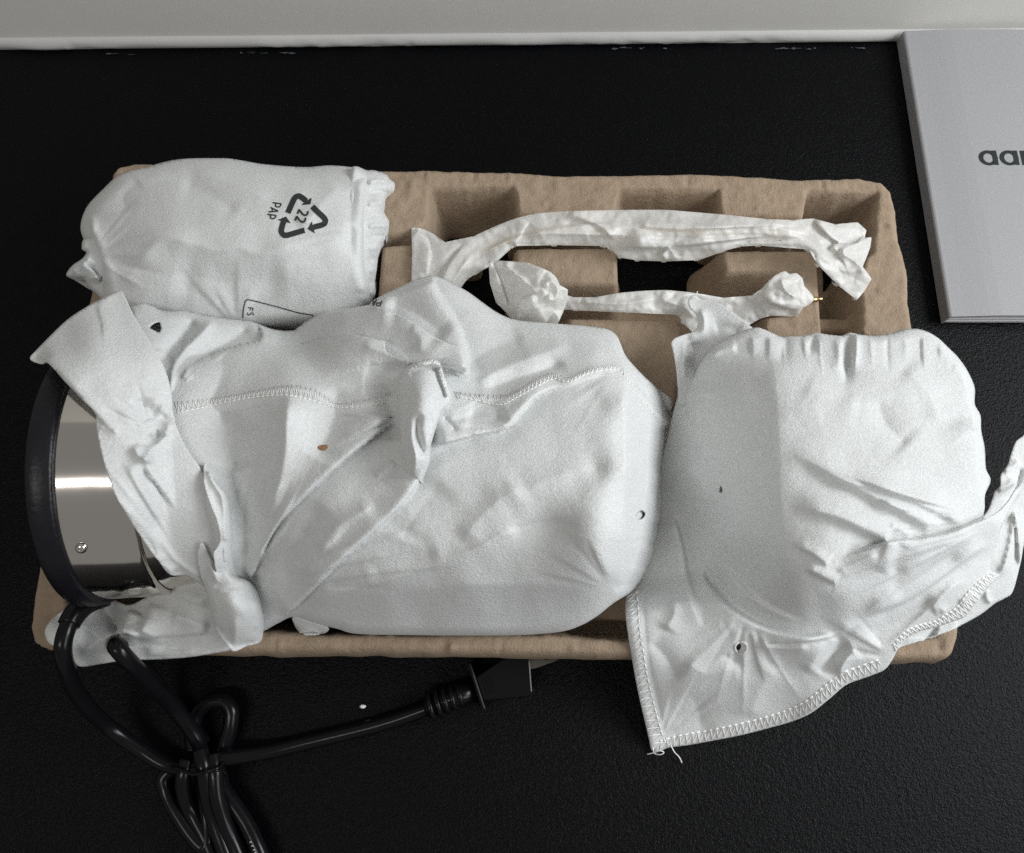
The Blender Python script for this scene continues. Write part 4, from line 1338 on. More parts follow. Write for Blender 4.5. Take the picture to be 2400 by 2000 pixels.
# lining seen through the eyelets
for (hx, hy) in ((364, 767), (1503, 1207)):
    po_ = [(hx - 24, hy - 24), (hx + 24, hy - 24), (hx + 24, hy + 24), (hx - 24, hy + 24)]
    sheet('lining', po_, Over(HM, [(hx - 20, hy, -9), (hx + 20, hy, -9), (hx, hy + 20, -8.8), (hx, hy - 20, -9)]), M_CLOTH, bag, cell=4, thick=0)

# --- mouth flap over the appliance
fo = [(279, 682), (295, 700), (308, 728), (324, 757), (345, 790), (362, 818), (378, 846), (392, 880), (401, 916), (404, 945), (405, 963), (414, 1000), (430, 1038), (448, 1068), (468, 1095), (480, 1125), (492, 1160), (508, 1200), (520, 1240), (528, 1280), (532, 1315), (545, 1350), (540, 1400), (500, 1400),
      (476, 1375), (440, 1352), (398, 1347), (371, 1314), (340, 1272), (310, 1229), (288, 1192), (267, 1152), (250, 1105), (235, 1050), (227, 1008), (221, 967), (190, 935), (150, 893), (114, 853), (95, 852), (72, 844), (71, 836), (80, 826), (118, 787), (157, 750), (195, 724), (230, 704)]
HFl = Heights([(279, 690, 100), (75, 838, 118), (150, 770, 112), (120, 845, 126), (230, 720, 108), (220, 800, 126), (300, 780, 118), (350, 850, 126), (220, 900, 133), (300, 900, 130), (380, 930, 124),
               (230, 1000, 133), (300, 1000, 131), (400, 1000, 120), (260, 1100, 132), (340, 1100, 126), (440, 1100, 114), (310, 1200, 124), (400, 1200, 110), (490, 1200, 98), (370, 1290, 104), (450, 1290, 92), (520, 1290, 82), (410, 1345, 92), (480, 1360, 78), (540, 1390, 68)],
              [dict(k='step', pts=[(114, 853), (150, 890), (190, 934), (221, 968), (255, 1000), (283, 1023)], over=(250, 930), a=3, w=40, t=(0.0, 0.35)),
               dict(k='step', pts=[(279, 684), (232, 712), (240, 760), (244, 830)], over=(300, 780), a=1.2, w=30, t=(0.2, 0.4)),
               dict(k='ridge', pts=[(84, 842), (98, 828), (112, 842)], a=-3, w=9, t=(0.05, 0.05)),
               dict(k='ridge', pts=[(352, 945), (358, 975), (376, 985), (392, 970)], a=-4, w=18), dict(k='ridge', pts=[(335, 930), (340, 960), (350, 990)], a=-3.5, w=20),
               dict(k='sharp', pts=[(397, 985), (392, 1010), (376, 1035), (352, 1055), (335, 1085)], a=4.5, w=12, t=(0.1, 0.1)), dict(k='ridge', pts=[(318, 1040), (322, 1065), (340, 1080), (365, 1072)], a=4, w=12),
               dict(k='ridge', pts=[(345, 1020), (362, 1032), (380, 1010)], a=-6, w=12), dict(k='step', pts=[(335, 1090), (380, 1150), (420, 1205), (435, 1230)], over=(400, 1140), a=3, w=26, t=(0.15, 0.3)),
               dict(k='ridge', pts=[(300, 1080), (330, 1150), (380, 1230)], a=2, w=24), dict(k='ridge', pts=[(420, 1060), (450, 1140), (485, 1220)], a=-3.5, w=22),
               dict(k='step', pts=[(398, 1345), (420, 1328), (440, 1318), (462, 1312)], over=(400, 1310), a=2.5, w=22, t=(0.05, 0.2)),
               dict(k='ridge', pts=[(228, 1000), (255, 1005), (280, 1015)], a=1.5, w=7)] + fan(450, 1350, -138, -95, 40, 430, 9, 1.5, 8, 31) + fan(345, 1000, 180, 330, 10, 120, 7, 1.5, 6, 32) + fan(385, 1330, 190, 260, 5, 120, 5, 1.2, 6, 33),
              extra=cloth_extra(31, 0.6), above=HM, gap=2.5)
sheet('mouth_flap', fo, HFl, M_CLOTH, bag, cell=4.2, thick=0.0005)
# --- twisted pleat running down into the knot
po = [(478, 1085), (484, 1098), (494, 1118), (508, 1136), (524, 1155), (530, 1180), (534, 1220), (534, 1265), (540, 1310), (550, 1345), (575, 1362), (560, 1385), (520, 1380), (506, 1340), (500, 1300), (505, 1290), (513, 1275), (514, 1250), (508, 1220), (496, 1190), (487, 1165), (482, 1150), (477, 1125)]
HP = Over(HM, [(480, 1092, 3), (500, 1135, 6), (526, 1165, 6), (500, 1170, 7), (532, 1230, 6), (520, 1230, 9), (533, 1290, 5), (512, 1310, 9), (545, 1345, 5), (520, 1370, 9), (565, 1370, 3)],
          [dict(k='ridge', pts=[(486, 1100), (502, 1135), (520, 1165), (527, 1215), (527, 1270)], a=3, w=8, t=(0.05, 0.05))], extra=cloth_extra(35, 0.3))
sheet('pleat', po, HP, M_CLOTH, bag, cell=3.2, skirt=[(0.0002, 0.003), (0.001, 0.008)], thick=0)
po2 = [(484, 1150), (495, 1152), (508, 1180), (519, 1215), (528, 1250), (534, 1290), (536, 1330), (518, 1332), (510, 1290), (502, 1250), (490, 1215), (483, 1185)]
HP2 = Over(HM, [(492, 1156, 4), (500, 1190, 4), (518, 1250, 4.5), (526, 1310, 5), (520, 1325, 5), (495, 1195, 4)], [dict(k='ridge', pts=[(494, 1165), (506, 1205), (520, 1260), (527, 1320)], a=2.5, w=6, t=(0.02, 0.02))])
sheet('pleat', po2, HP2, M_CLOTH, bag, cell=3.2, skirt=[(0.0002, 0.003), (0.001, 0.008)], thick=0)
# --- knot
ko = [(467, 1274), (473, 1271), (481, 1283), (490, 1302), (502, 1322), (512, 1330), (526, 1328), (536, 1330), (548, 1349), (580, 1360), (594, 1374), (603, 1392), (611, 1420), (615, 1455), (613, 1490), (604, 1508), (580, 1514), (548, 1527), (530, 1508), (514, 1488), (500, 1462), (492, 1425), (482, 1390), (474, 1365), (465, 1330), (463, 1300)]
ek = catmull(ko, 4, True)
HK = Heights([(470, 1280, 98), (480, 1320, 94), (490, 1370, 90), (520, 1345, 96), (560, 1370, 92), (600, 1400, 80), (540, 1420, 92), (575, 1430, 88), (610, 1460, 68), (510, 1460, 76), (550, 1480, 74), (590, 1490, 66), (550, 1515, 58)],
             [dict(k='ridge', pts=[(474, 1278), (488, 1310), (500, 1340), (515, 1375)], a=4, w=9, t=(0.03, 0.3)), dict(k='ridge', pts=[(500, 1372), (535, 1376), (570, 1372)], a=-1.6, w=8),
              dict(k='ridge', pts=[(505, 1385), (535, 1388), (560, 1384)], a=1.2, w=6), dict(k='ridge', pts=[(505, 1470), (525, 1484), (545, 1480)], a=-2.5, w=9), dict(k='ridge', pts=[(548, 1520), (552, 1480), (550, 1440)], a=3, w=14, t=(0.02, 0.4)),
              dict(k='ridge', pts=[(596, 1400), (600, 1440), (602, 1480)], a=2, w=10)],
             edge=(ek, 8, 15), extra=cloth_extra(37, 0.5), above=HFl, gap=2.0)
sheet('knot', ko, HK, M_CLOTH, bag, cell=3.5, skirt=[(0.0006, 0.004), (0.003, 0.010), (0.006, 0.02)], thick=0)
# --- loose cloth in the tray's front left corner
lo2 = [(150, 1430), (190, 1405), (250, 1400), (300, 1418), (345, 1398), (380, 1370), (405, 1345), (470, 1330), (540, 1400), (570, 1450), (575, 1505), (540, 1524), (495, 1533), (440, 1541), (370, 1546), (330, 1547), (286, 1549), (240, 1556), (188, 1563), (170, 1545), (140, 1522), (115, 1508), (106, 1490), (107, 1472), (125, 1448)]
HLo = Heights([(120, 1480, 50), (150, 1450, 46), (200, 1420, 40), (280, 1440, 46), (270, 1480, 50), (340, 1420, 52), (400, 1370, 60), (480, 1380, 70), (540, 1440, 66), (420, 1440, 60), (330, 1470, 56), (480, 1480, 56), (180, 1500, 50), (200, 1550, 40), (280, 1540, 44), (380, 1535, 46), (490, 1525, 48), (560, 1500, 48)],
              [dict(k='sharp', pts=[(165, 1450), (205, 1475), (240, 1500), (265, 1510)], a=4, w=16), dict(k='sharp', pts=[(180, 1545), (215, 1515), (260, 1492), (330, 1490)], a=4, w=16), dict(k='ridge', pts=[(230, 1420), (260, 1450), (270, 1485)], a=-5, w=22),
               dict(k='step', pts=[(285, 1450), (275, 1480), (290, 1498), (340, 1495), (420, 1490), (495, 1483)], over=(350, 1470), a=4, w=24, w2=16, t=(0.1, 0.1)), dict(k='soft', pts=[(352, 1410), (344, 1440), (334, 1462), (322, 1488)], over=(380, 1450), a=4, w=40, wt=4, dip=0.4), dict(k='soft', pts=[(300, 1425), (290, 1450), (278, 1485)], over=(320, 1450), a=6, w=40, wt=4, dip=0.6),
               dict(k='ridge', pts=[(400, 1440), (440, 1455), (490, 1475)], a=3, w=14), dict(k='step', pts=[(350, 1395), (400, 1395), (450, 1410), (490, 1430)], over=(430, 1370), a=4, w=26, t=(0.2, 0.2)),
               dict(k='step', pts=[(300, 1510), (370, 1521), (440, 1528), (500, 1529)], over=(400, 1535), a=1.8, w=12, t=(0.3, 0.1)), dict(k='sharp', pts=[(330, 1530), (400, 1532), (470, 1520)], a=1.5, w=6)],
              extra=lambda x, y: cloth_extra(39, 0.7)(x, y) + 2.2 * facet(x, y, 80, 139) + 0.8 * facet(x, y, 36, 140))
sheet('loose_corner', lo2, HLo, M_CLOTH, bag, cell=4, thick=0.0005, clamp='tray')
# --- cloth lobe tucked under, beside the open well
ro = [(688, 1446), (740, 1462), (770, 1473), (760, 1485), (725, 1487), (703, 1484), (690, 1465)]
HR = Heights([(690, 1450, 46), (720, 1475, 42), (765, 1478, 46), (705, 1480, 38), (740, 1465, 48)])
sheet('tucked_fold', ro, HR, M_CLOTH, bag, cell=3.5, thick=0.0004)


def zigzag(outer, inner, step, hf, r=0.00014, lift=0.0002, jit=0.6, seed=1, wave=True):
    """overlock stitches between two lines of a hem"""
    rn = random.Random(seed)
    o, i = catmull(outer, 1.0), catmull(inner, 1.0)
    n = max(4, int(len(o) / step))
    parts = []
    zz = []
    for k in range(n):
        t0, t1 = k / n, (k + 0.55) / n
        a = o[int(t0 * (len(o) - 1))] + [rn.uniform(-jit, jit), rn.uniform(-jit, jit)]
        b = i[int(t1 * (len(i) - 1))] + [rn.uniform(-jit, jit), rn.uniform(-jit, jit)]
        m = (a + b) / 2
        zz += [a, m, b, (b + o[int(min(1, (k + 1) / n) * (len(o) - 1))]) / 2]
    zz = np.array(zz)
    p = surf(hf, zz[:, 0], zz[:, 1], lift)
    parts.append(tube_data(p, r, 5))
    # running stitch along the inner line
    for k in range(n):
        t0, t1 = k / n, (k + 0.8) / n
        a, b = i[int(t0 * (len(i) - 1))], i[int(t1 * (len(i) - 1))]
        q_ = np.array([a, (a + b) / 2, b])
        p = surf(hf, q_[:, 0], q_[:, 1], lift)
        p[1, 2] += 0.0003
        p[0, 2] -= 0.0003
        p[2, 2] -= 0.0003
        parts.append(tube_data(p, r * 1.3, 5))
    return join(parts)


st = [zigzag([(410, 943), (465, 936), (524, 929), (600, 914), (660, 904), (690, 903), (743, 914), (786, 946)], [(414, 967), (470, 956), (524, 944), (600, 931), (667, 926), (720, 935), (781, 954), (795, 956)], 11, HM, seed=3),
      zigzag([(786, 946), (850, 938), (932, 914)], [(790, 956), (860, 951), (934, 938)], 11, HM, seed=4)]
o_ = link('stitching', mesh('stitching', *join(st)), M_THREAD, bag)
o_['kind'] = 'stuff'
st = [zigzag([(1064, 918), (1114, 924), (1171, 925), (1200, 920), (1252, 890), (1295, 873), (1333, 884), (1386, 862), (1448, 856), (1480, 884), (1503, 917), (1537, 955), (1560, 980), (1590, 993)],
             [(1071, 930), (1114, 938), (1171, 949), (1203, 936), (1254, 908), (1297, 888), (1333, 895), (1386, 873), (1448, 867), (1470, 890), (1491, 924), (1524, 962), (1550, 990), (1584, 1004)], 10, HM, seed=5)]
o_ = link('stitching', mesh('stitching', *join(st)), M_THREAD, bag)
o_['kind'] = 'stuff'
st = [zigzag([(944, 864), (976, 850), (1012, 841), (1030, 848), (1040, 872), (1050, 905)], [(950, 872), (978, 858), (1010, 849), (1024, 856), (1032, 878), (1042, 908)], 9, HPL, seed=6)]
o_ = link('stitching', mesh('stitching', *join(st)), M_THREAD, bag)
o_['kind'] = 'stuff'
# upside-down lettering at the back fold
pt = [ribbon([R2(1862, 235), R2(1838, 305)], 2.6, HM, 0.0012), ribbon([R2(1845, 300), R2(1800, 295), R2(1800, 262), R2(1850, 268)], 2.6, HM, 0.0012)]
link('letter', mesh('letter', *join(pt), False), M_INK, bag)
pt = [ribbon([R2(1800, 216), R2(1755, 292)], 2.6, HM, 0.0012), ribbon([R2(1752, 292), R2(1752, 235)], 2.6, HM, 0.0012), ribbon([R2(1752, 250), R2(1786, 240)], 2.2, HM, 0.0012)]
link('letter', mesh('letter', *join(pt), False), M_INK, bag)

# ------------------------------------------------------------------ right bag
rb = empty('cloth_bag', None, 'white cloth bag at the right with a stitched corner hanging over the tray front', 'cloth bag')
# --- back layer of the mouth
go = [(2250, 1260), (2310, 1205), (2326, 1172), (2334, 1150), (2345, 1137), (2347, 1112), (2362, 1088), (2371, 1064), (2381, 1037), (2395, 1025), (2430, 1000), (2470, 1040), (2450, 1150), (2405, 1260), (2392, 1320), (2374, 1386), (2356, 1402), (2333, 1414), (2299, 1440), (2262, 1461), (2226, 1479), (2170, 1498), (2119, 1514), (2080, 1525), (2060, 1480), (2160, 1380)]
HG = Heights([(2250, 1280, 66), (2330, 1170, 62), (2380, 1060, 58), (2440, 1020, 56), (2440, 1140, 56), (2380, 1250, 54), (2370, 1370, 46), (2300, 1300, 60), (2300, 1420, 44), (2200, 1460, 46), (2100, 1500, 47), (2200, 1380, 58)],
             [dict(k='ridge', pts=[(2336, 1150), (2360, 1140), (2378, 1120)], a=3, w=8), dict(k='ridge', pts=[(2350, 1105), (2372, 1095), (2390, 1080)], a=3, w=8), dict(k='ridge', pts=[(2355, 1180), (2372, 1160), (2385, 1130), (2395, 1090)], a=-3, w=7),
              dict(k='sharp', pts=[(2378, 1190), (2370, 1260), (2352, 1330), (2330, 1345)], a=4, w=10), dict(k='step', pts=[(2375, 1195), (2385, 1260), (2388, 1330)], over=(2400, 1250), a=3, w=24), dict(k='ridge', pts=[(2312, 1380), (2312, 1400), (2325, 1416)], a=2.5, w=5)],
             extra=cloth_extra(71, 0.7))
sheet('mouth_back', go, HG, M_CLOTH, rb, cell=4, thick=0.0005)
# --- ear behind
eo = [(1612, 708), (1620, 694), (1630, 691), (1640, 700), (1660, 706), (1686, 711), (1712, 728), (1735, 746), (1768, 772), (1800, 800), (1740, 880), (1680, 930), (1620, 950), (1594, 945), (1590, 915), (1583, 850), (1577, 820), (1574, 803), (1584, 792), (1606, 784), (1628, 775), (1636, 755), (1630, 735), (1618, 722)]
HE = Heights([(1620, 700, 60), (1680, 715, 62), (1760, 775, 64), (1640, 760, 60), (1590, 800, 62), (1585, 860, 60), (1590, 915, 58), (1650, 820, 56), (1720, 800, 62)],
             [dict(k='ridge', pts=[(1605, 800), (1602, 850), (1604, 890)], a=3, w=8), dict(k='ridge', pts=[(1620, 800), (1630, 840), (1625, 870)], a=-6, w=18), dict(k='ridge', pts=[(1640, 720), (1650, 750), (1645, 780), (1610, 795)], a=3, w=9), dict(k='ridge', pts=[(1670, 770), (1700, 765), (1740, 780)], a=-2, w=14)],
             extra=cloth_extra(73, 0.6))
sheet('folded_corner', eo, HE, M_CLOTH, rb, cell=3.6, thick=0.0005)
# --- main cloth
ro = [(1592, 922), (1618, 890), (1640, 850), (1668, 815), (1705, 792), (1740, 776), (1775, 768), (1800, 776), (1830, 789), (1860, 788), (1886, 786), (1915, 781), (1945, 785), (1973, 787), (1990, 780), (2004, 782), (2046, 787), (2085, 782), (2119, 772), (2148, 771), (2172, 777), (2198, 792), (2222, 814), (2244, 836), (2262, 860), (2276, 886), (2285, 912), (2285, 948), (2298, 974), (2300, 1010), (2308, 1050), (2311, 1098), (2322, 1126), (2309, 1160), (2308, 1190), (2307, 1216),
      (2340, 1200), (2366, 1172), (2390, 1132), (2396, 1140), (2375, 1180), (2350, 1230), (2334, 1280), (2320, 1332), (2336, 1344), (2344, 1350), (2318, 1376), (2284, 1420), (2262, 1446), (2226, 1460), (2190, 1472), (2155, 1480), (2128, 1494), (2110, 1512), (2100, 1530), (2088, 1552), (2070, 1572), (2030, 1588), (1983, 1606), (1942, 1640), (1900, 1672), (1854, 1692), (1805, 1706), (1735, 1724), (1662, 1738), (1612, 1747), (1567, 1753), (1545, 1762), (1528, 1760), (1521, 1733),
      (1511, 1690), (1501, 1648), (1490, 1595), (1481, 1543), (1473, 1495), (1467, 1448), (1467, 1400), (1480, 1350), (1500, 1280), (1530, 1150), (1560, 1040), (1578, 965)]
er = catmull(ro, 5, True)
# edge rounding only where the cloth rolls over the pot (first 37 points)
dr = np.array([9 if (5 <= i <= 32) else (6 if 1 <= i < 5 else 0) for i in range(len(ro))], float)
# convert to arc positions
_seg = np.linalg.norm(np.diff(np.vstack([ro, ro[:1]]).astype(float), axis=0), axis=1)
_arc = np.concatenate([[0], np.cumsum(_seg)]) / _seg.sum()
drops = np.interp(np.linspace(0, 1, 300), _arc, np.append(dr, dr[0]))
RC = [(1600, 930, 68), (1700, 810, 76), (1790, 790, 80), (1900, 800, 84), (2050, 800, 86), (2170, 800, 84), (2250, 880, 90), (2290, 980, 92), (2300, 1100, 92), (1830, 880, 94), (1960, 900, 97), (2100, 900, 96), (2200, 950, 94),
      (1720, 900, 87), (1640, 960, 77), (1740, 1000, 90), (1840, 1030, 98), (1980, 1030, 101), (2120, 1030, 100), (2230, 1080, 97), (1580, 1060, 63), (1640, 1100, 73), (1740, 1130, 88), (1850, 1180, 99), (1980, 1180, 103), (2120, 1160, 102), (2220, 1180, 96), (2290, 1200, 88),
      (1550, 1200, 48), (1620, 1220, 54), (1720, 1250, 77), (1850, 1300, 95), (1980, 1310, 100), (2120, 1280, 98), (2260, 1250, 88), (2350, 1190, 76), (2385, 1140, 70), (1520, 1330, 52), (1600, 1350, 55), (1680, 1370, 52), (1770, 1390, 66), (1870, 1400, 84), (1980, 1400, 88), (2100, 1370, 84), (2220, 1330, 78), (2310, 1300, 72),
      (1490, 1450, 53), (1600, 1460, 54), (1700, 1460, 55), (1830, 1470, 60), (1950, 1470, 66), (2080, 1450, 66), (2200, 1410, 66), (2300, 1370, 66), (1500, 1530, 48), (1620, 1530, 49), (1750, 1530, 50), (1900, 1530, 54), (2050, 1510, 54), (2140, 1480, 54), (2240, 1440, 58), (1510, 1590, 34), (1620, 1600, 36), (1760, 1600, 38), (1900, 1590, 40), (2030, 1570, 42),
      (1520, 1660, 18), (1640, 1670, 18), (1780, 1660, 22), (1900, 1650, 26), (1530, 1745, 4), (1640, 1735, 5), (1760, 1715, 8), (1860, 1685, 14)]
RF = [
    dict(k='drop', pts=[(1800, 800), (1812, 850), (1824, 944), (1830, 1060), (1834, 1187), (1848, 1323), (1876, 1400)], over=(2000, 1100), a=0.06, w=60, t=(0.15, 0.15)),
    dict(k='drop', pts=[(2180, 800), (2240, 860), (2272, 940), (2288, 1060), (2292, 1180)], over=(2000, 1000), a=0.35, w=30, t=(0.15, 0.15)),
    # pleats along the back edge
    dict(k='ridge', pts=[(1990, 782), (1989, 820), (1985, 870), (1978, 910)], a=-5, w=11, t=(0.0, 0.4)), dict(k='ridge', pts=[(2008, 782), (2006, 830), (2000, 880)], a=3, w=8, t=(0.0, 0.5)), dict(k='ridge', pts=[(1970, 785), (1968, 830), (1960, 880)], a=2, w=10, t=(0.0, 0.5)),
    dict(k='ridge', pts=[(1908, 784), (1904, 805), (1896, 840)], a=-3, w=9, t=(0.0, 0.5)), dict(k='ridge', pts=[(1840, 790), (1834, 820), (1830, 860)], a=-2.5, w=14, t=(0.0, 0.5)), dict(k='ridge', pts=[(1660, 836), (1690, 820), (1730, 812)], a=2.5, w=9),
    dict(k='ridge', pts=[(2060, 930), (2075, 990), (2130, 1050)], a=-2.5, w=36), dict(k='ridge', pts=[(2120, 860), (2180, 930), (2200, 1000)], a=2.0, w=36), dict(k='ridge', pts=[(1880, 900), (1960, 940), (2020, 950)], a=1.2, w=30),
    # pulled creases
    dict(k='soft', pts=[(1840, 1062), (1870, 1078), (1934, 1112), (2031, 1163), (2129, 1216), (2182, 1246)], over=(2000, 1100), a=4.2, w=44, wt=8, dip=0.3, t=(0.3, 0.05)),
    dict(k='soft', pts=[(1990, 1118), (2080, 1152), (2170, 1192), (2260, 1234)], over=(2150, 1150), a=3.0, w=36, wt=5, dip=0.2, t=(0.3, 0.12)),
    dict(k='ridge', pts=[(2060, 1168), (2140, 1206), (2215, 1240)], a=2.0, w=13),
    dict(k='soft', pts=[(1845, 1186), (1900, 1203), (1959, 1218), (2031, 1250), (2084, 1272)], over=(1980, 1190), a=3.8, w=40, wt=7, dip=0.35, t=(0.3, 0.05)),
    dict(k='ridge', pts=[(2085, 1232), (2112, 1242), (2140, 1260)], a=2.0, w=12),
    dict(k='soft', wt=2.6, pts=[(1962, 1308), (2010, 1292), (2060, 1276), (2086, 1268), (2129, 1264), (2180, 1256), (2226, 1246), (2270, 1230), (2307, 1214), (2345, 1190)], over=(2150, 1310), a=7, w=50, w2=30, dip=0.5, t=(0.25, 0.08)),
    dict(k='soft', pts=[(1856, 1278), (1900, 1300), (1940, 1328)], over=(1920, 1280), a=2.2, w=22, wt=4, t=(0.3, 0.1)), dict(k='soft', pts=[(1880, 1332), (1920, 1352), (1962, 1372)], over=(1940, 1340), a=2.2, w=24, wt=4, t=(0.3, 0.1)),
    dict(k='ridge', pts=[(1960, 1345), (2010, 1320), (2060, 1300)], a=1.8, w=10),
    dict(k='soft', pts=[(2104, 1270), (2092, 1310), (2080, 1352)], over=(2060, 1300), a=3.5, w=34, wt=9, dip=0.5, t=(0.15, 0.25)), dict(k='sharp', pts=[(2095, 1357), (2160, 1318), (2230, 1280), (2300, 1240)], a=2.6, w=18, t=(0.2, 0.2)), dict(k='ridge', pts=[(2080, 1395), (2170, 1348), (2260, 1300)], a=-2.2, w=24),
    # long diagonal folds to the right
    dict(k='soft', wt=3, pts=[(2020, 1452), (2070, 1432), (2120, 1412), (2180, 1376), (2240, 1332), (2290, 1296), (2320, 1276)], over=(2100, 1370), a=5, w=40, w2=26, dip=0.6, t=(0.18, 0.15)),
    dict(k='ridge', pts=[(2030, 1495), (2080, 1466), (2140, 1440), (2195, 1400)], a=-2.6, w=24), dict(k='sharp', pts=[(2045, 1540), (2085, 1508), (2130, 1470), (2180, 1425), (2230, 1378), (2280, 1358)], a=3.4, w=13, t=(0.15, 0.25)),
    dict(k='ridge', pts=[(2185, 1432), (2202, 1426), (2220, 1438)], a=2, w=10), dict(k='ridge', pts=[(2252, 1418), (2270, 1400), (2285, 1388)], a=2, w=9),
    # arcs round the pot's foot
    dict(k='soft', wt=4, pts=[(1578, 1200), (1596, 1260), (1606, 1308), (1613, 1360), (1628, 1410), (1645, 1475)], over=(1560, 1350), a=4.5, w=40, w2=26, dip=0.5, t=(0.15, 0.2)),
    dict(k='ridge', pts=[(1600, 1090), (1640, 1130), (1670, 1190)], a=2.5, w=26),
    dict(k='soft', wt=5, pts=[(1645, 1325), (1660, 1366), (1695, 1408), (1740, 1442), (1790, 1468), (1837, 1482), (1900, 1490), (1965, 1480)], over=(1650, 1420), a=6, w=60, w2=34, dip=0.5, t=(0.12, 0.2)),
    dict(k='soft', pts=[(1694, 1310), (1730, 1362), (1775, 1405), (1830, 1436), (1885, 1452)], over=(1720, 1400), a=3, w=32, wt=4, t=(0.2, 0.2)),
    dict(k='step', pts=[(1780, 1510), (1850, 1506), (1920, 1500), (1980, 1482), (2020, 1455)], over=(1880, 1470), a=3.5, w=26, w2=18, t=(0.2, 0.2)),
    dict(k='ridge', pts=[(1770, 1512), (1840, 1520), (1900, 1518)], a=2.5, w=10), dict(k='ridge', pts=[(1990, 1500), (1950, 1540), (1925, 1585)], a=-5, w=18), dict(k='ridge', pts=[(2010, 1520), (1980, 1550), (1965, 1585)], a=4, w=14), dict(k='ridge', pts=[(1960, 1490), (1920, 1530), (1890, 1580)], a=3, w=20),
    dict(k='ridge', pts=[(1560, 1480), (1580, 1440), (1580, 1400)], a=3, w=18), dict(k='ridge', pts=[(1520, 1500), (1560, 1540), (1590, 1600)], a=-3, w=24), dict(k='ridge', pts=[(1600, 1550), (1660, 1580), (1740, 1560)], a=2.5, w=30), dict(k='ridge', pts=[(1700, 1530), (1712, 1545), (1740, 1540)], a=-2.5, w=14),
    dict(k='ridge', pts=[(1820, 1560), (1780, 1620), (1760, 1690)], a=2.5, w=34), dict(k='ridge', pts=[(1620, 1620), (1640, 1680), (1650, 1730)], a=-2, w=30),
    # hem swellings
    dict(k='ridge', pts=[(1476, 1400), (1480, 1450), (1490, 1530), (1505, 1610), (1520, 1690), (1535, 1750)], a=1.0, w=11, t=(0, 0)), dict(k='ridge', pts=[(1507, 1400), (1512, 1480), (1522, 1560), (1540, 1640), (1558, 1720)], a=-0.8, w=7, t=(0, 0)),
]
RF += fan(2325, 1222, 166, 200, 70, 500, 8, 1.5, 8, 21) + fan(2325, 1235, 140, 166, 60, 430, 7, 1.7, 8, 22) + fan(1750, 1425, 55, 150, 40, 280, 9, 1.5, 9, 23)
RF += [f_ for i_ in range(13) for f_ in fan(1760 + i_ * 40, 786, 80, 100, 2, 110, 1, 1.3, 7, 40 + i_)] + fan(1590, 935, -20, 70, 20, 200, 6, 1.2, 8, 24)
RF += fan(2305, 1000, 150, 210, 5, 100, 7, 1.1, 6, 25) + fan(1540, 1750, -85, -15, 30, 240, 5, 1.3, 9, 26) + fan(2090, 1540, 160, 235, 20, 200, 6, 1.5, 8, 27)
HRB = Heights(RC, RF, edge=(er, drops, 20), extra=cloth_extra(51, 0.65))
sheet('body', ro, HRB, M_CLOTH, rb, cell=3.3, holes=[[(1722, 1519), (1726, 1511), (1733, 1508), (1737, 1514), (1733, 1524), (1725, 1525)], [(1685, 1154), (1688, 1139), (1692, 1146), (1692, 1155)]], thick=0.0005)
# small eyelet with a turned rim
ey = catmull([(1722, 1519), (1727, 1508), (1738, 1505), (1748, 1510), (1750, 1522), (1742, 1532), (1730, 1531)], 2, True)
ey = np.vstack([ey, ey[:1]])
V, Fc = tube_data(surf(HRB, ey[:, 0], ey[:, 1], 0.0004), 0.0006, 6, False)
link('eyelet', mesh('eyelet', V, Fc), M_SEAM, rb)
st = [zigzag([(1470, 1400), (1470, 1448), (1476, 1495), (1484, 1543), (1493, 1595), (1504, 1648), (1514, 1690), (1525, 1733), (1532, 1757)], [(1492, 1380), (1496, 1430), (1500, 1480), (1508, 1530), (1516, 1580), (1528, 1632), (1540, 1680), (1552, 1722), (1562, 1745)], 17, HRB, r=0.0002, seed=11),
      zigzag([(1535, 1758), (1567, 1751), (1612, 1744), (1662, 1735), (1735, 1720), (1805, 1702), (1854, 1688), (1900, 1668), (1942, 1636), (1983, 1602), (2030, 1584), (2070, 1568)], [(1545, 1738), (1575, 1728), (1615, 1720), (1662, 1712), (1732, 1697), (1798, 1680), (1845, 1664), (1888, 1644), (1928, 1612), (1970, 1580), (2020, 1560), (2060, 1546)], 15, HRB, r=0.00026, seed=12)]
o_ = link('stitching', mesh('stitching', *join(st)), M_THREAD, rb)
o_['kind'] = 'stuff'
st = [zigzag([(2100, 1526), (2112, 1508), (2130, 1492), (2157, 1479), (2192, 1470), (2228, 1458), (2262, 1442), (2284, 1416), (2316, 1376), (2340, 1352)], [(2092, 1512), (2106, 1496), (2126, 1478), (2152, 1466), (2186, 1458), (2218, 1440), (2246, 1420), (2266, 1392), (2296, 1362), (2326, 1342)], 11, HRB, r=0.00030, seed=13)]
o_ = link('stitching', mesh('stitching', *join(st)), M_THREAD, rb)
o_['kind'] = 'stuff'
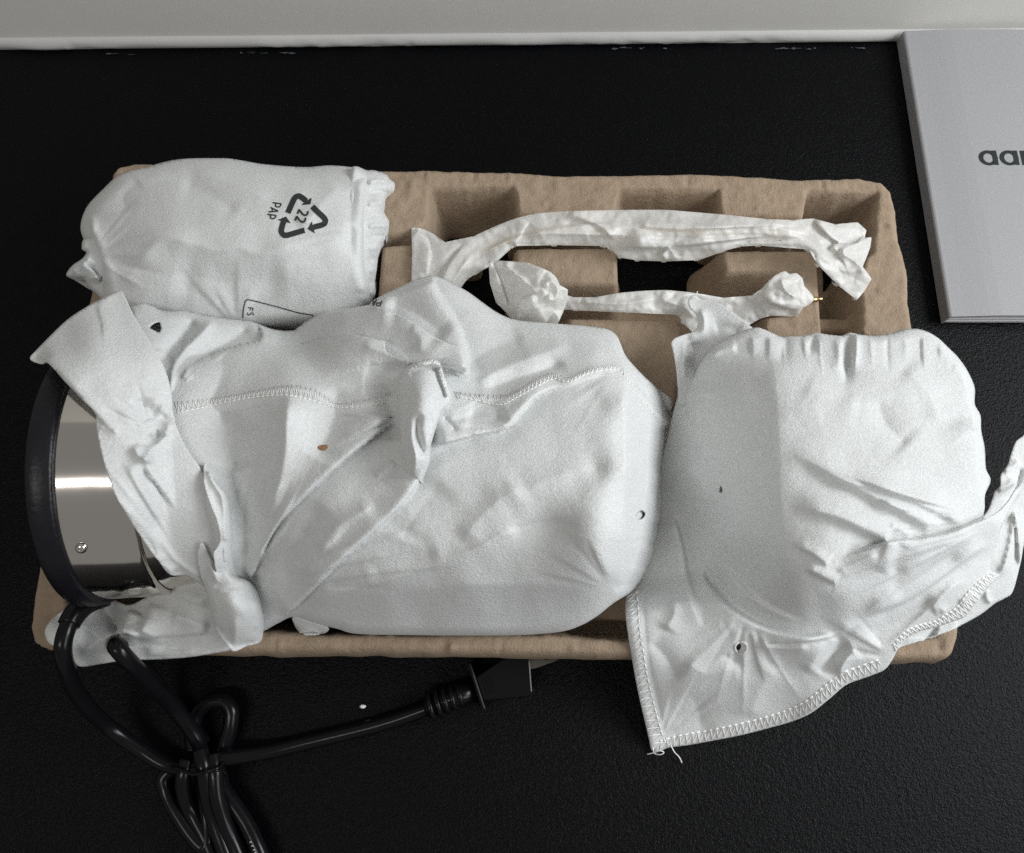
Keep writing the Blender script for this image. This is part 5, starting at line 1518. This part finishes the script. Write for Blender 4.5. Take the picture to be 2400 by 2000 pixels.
# loose threads at the corners
th = [tube_data(path3([(1572, 1746, 4), (1580, 1762, 3), (1592, 1775, 4), (1598, 1788, 1)], 3), 0.00028, 6),
      tube_data(path3([(1530, 1752, 4), (1534, 1766, 3), (1548, 1769, 5), (1556, 1764, 6), (1548, 1760, 6), (1530, 1765, 3), (1517, 1768, 1)], 3), 0.00028, 6),
      tube_data(path3([(1627, 700, 60), (1632, 690, 62), (1635, 683, 63)], 2), 0.00025, 6)]
for t_ in th:
    link('loose_thread', mesh('loose_thread', *t_), M_THREAD, rb)

# ------------------------------------------------------------------ odds and ends
def chip(name, px, py, hz, rx_, ry_, rz_, mat, seed, label, cat):
    rn = random.Random(seed)
    V, Fc = [], []
    c = P(px, py, hz)
    for j, (zz_, s_) in enumerate(((0.0, 0.8), (rz_ * 0.6, 1.0), (rz_, 0.6))):
        for k in range(9):
            a = 2 * math.pi * k / 9
            V.append((c[0] + rx_ * s_ * math.cos(a) * rn.uniform(.75, 1.15), c[1] + ry_ * s_ * math.sin(a) * rn.uniform(.75, 1.15), c[2] + zz_ * rn.uniform(.8, 1.2)))
    for j in range(2):
        for k in range(9):
            Fc.append((j * 9 + k, j * 9 + (k + 1) % 9, (j + 1) * 9 + (k + 1) % 9, (j + 1) * 9 + k))
    Fc.append(tuple(range(18, 27)))
    Fc.append(tuple(range(8, -1, -1)))
    return tag(link(name, mesh(name, V, Fc, False), mat), label, cat)


zf = surf(HM, np.array([758.0]), np.array([1049.0]))[0, 2]
chip('pulp_flake', 758, 1050, zf + 0.0001, 0.0026, 0.0012, 0.0009, M_FLAKE, 3, 'tiny brown pulp flake lying on the large cloth bag', 'flake')
zf = surf(HM, np.array([914.0]), np.array([979.0]))[0, 2]
chip('lint_speck', 914, 979, zf + 0.0001, 0.0009, 0.00025, 0.0003, M_INK, 5, 'tiny black speck of lint on the large bag beside its pleat', 'lint')
chip('crumb', 851, 1656, 0.0002, 0.0016, 0.0011, 0.0014, M_SEAM, 7, 'tiny white crumb lying on the black table above the cord', 'crumb')
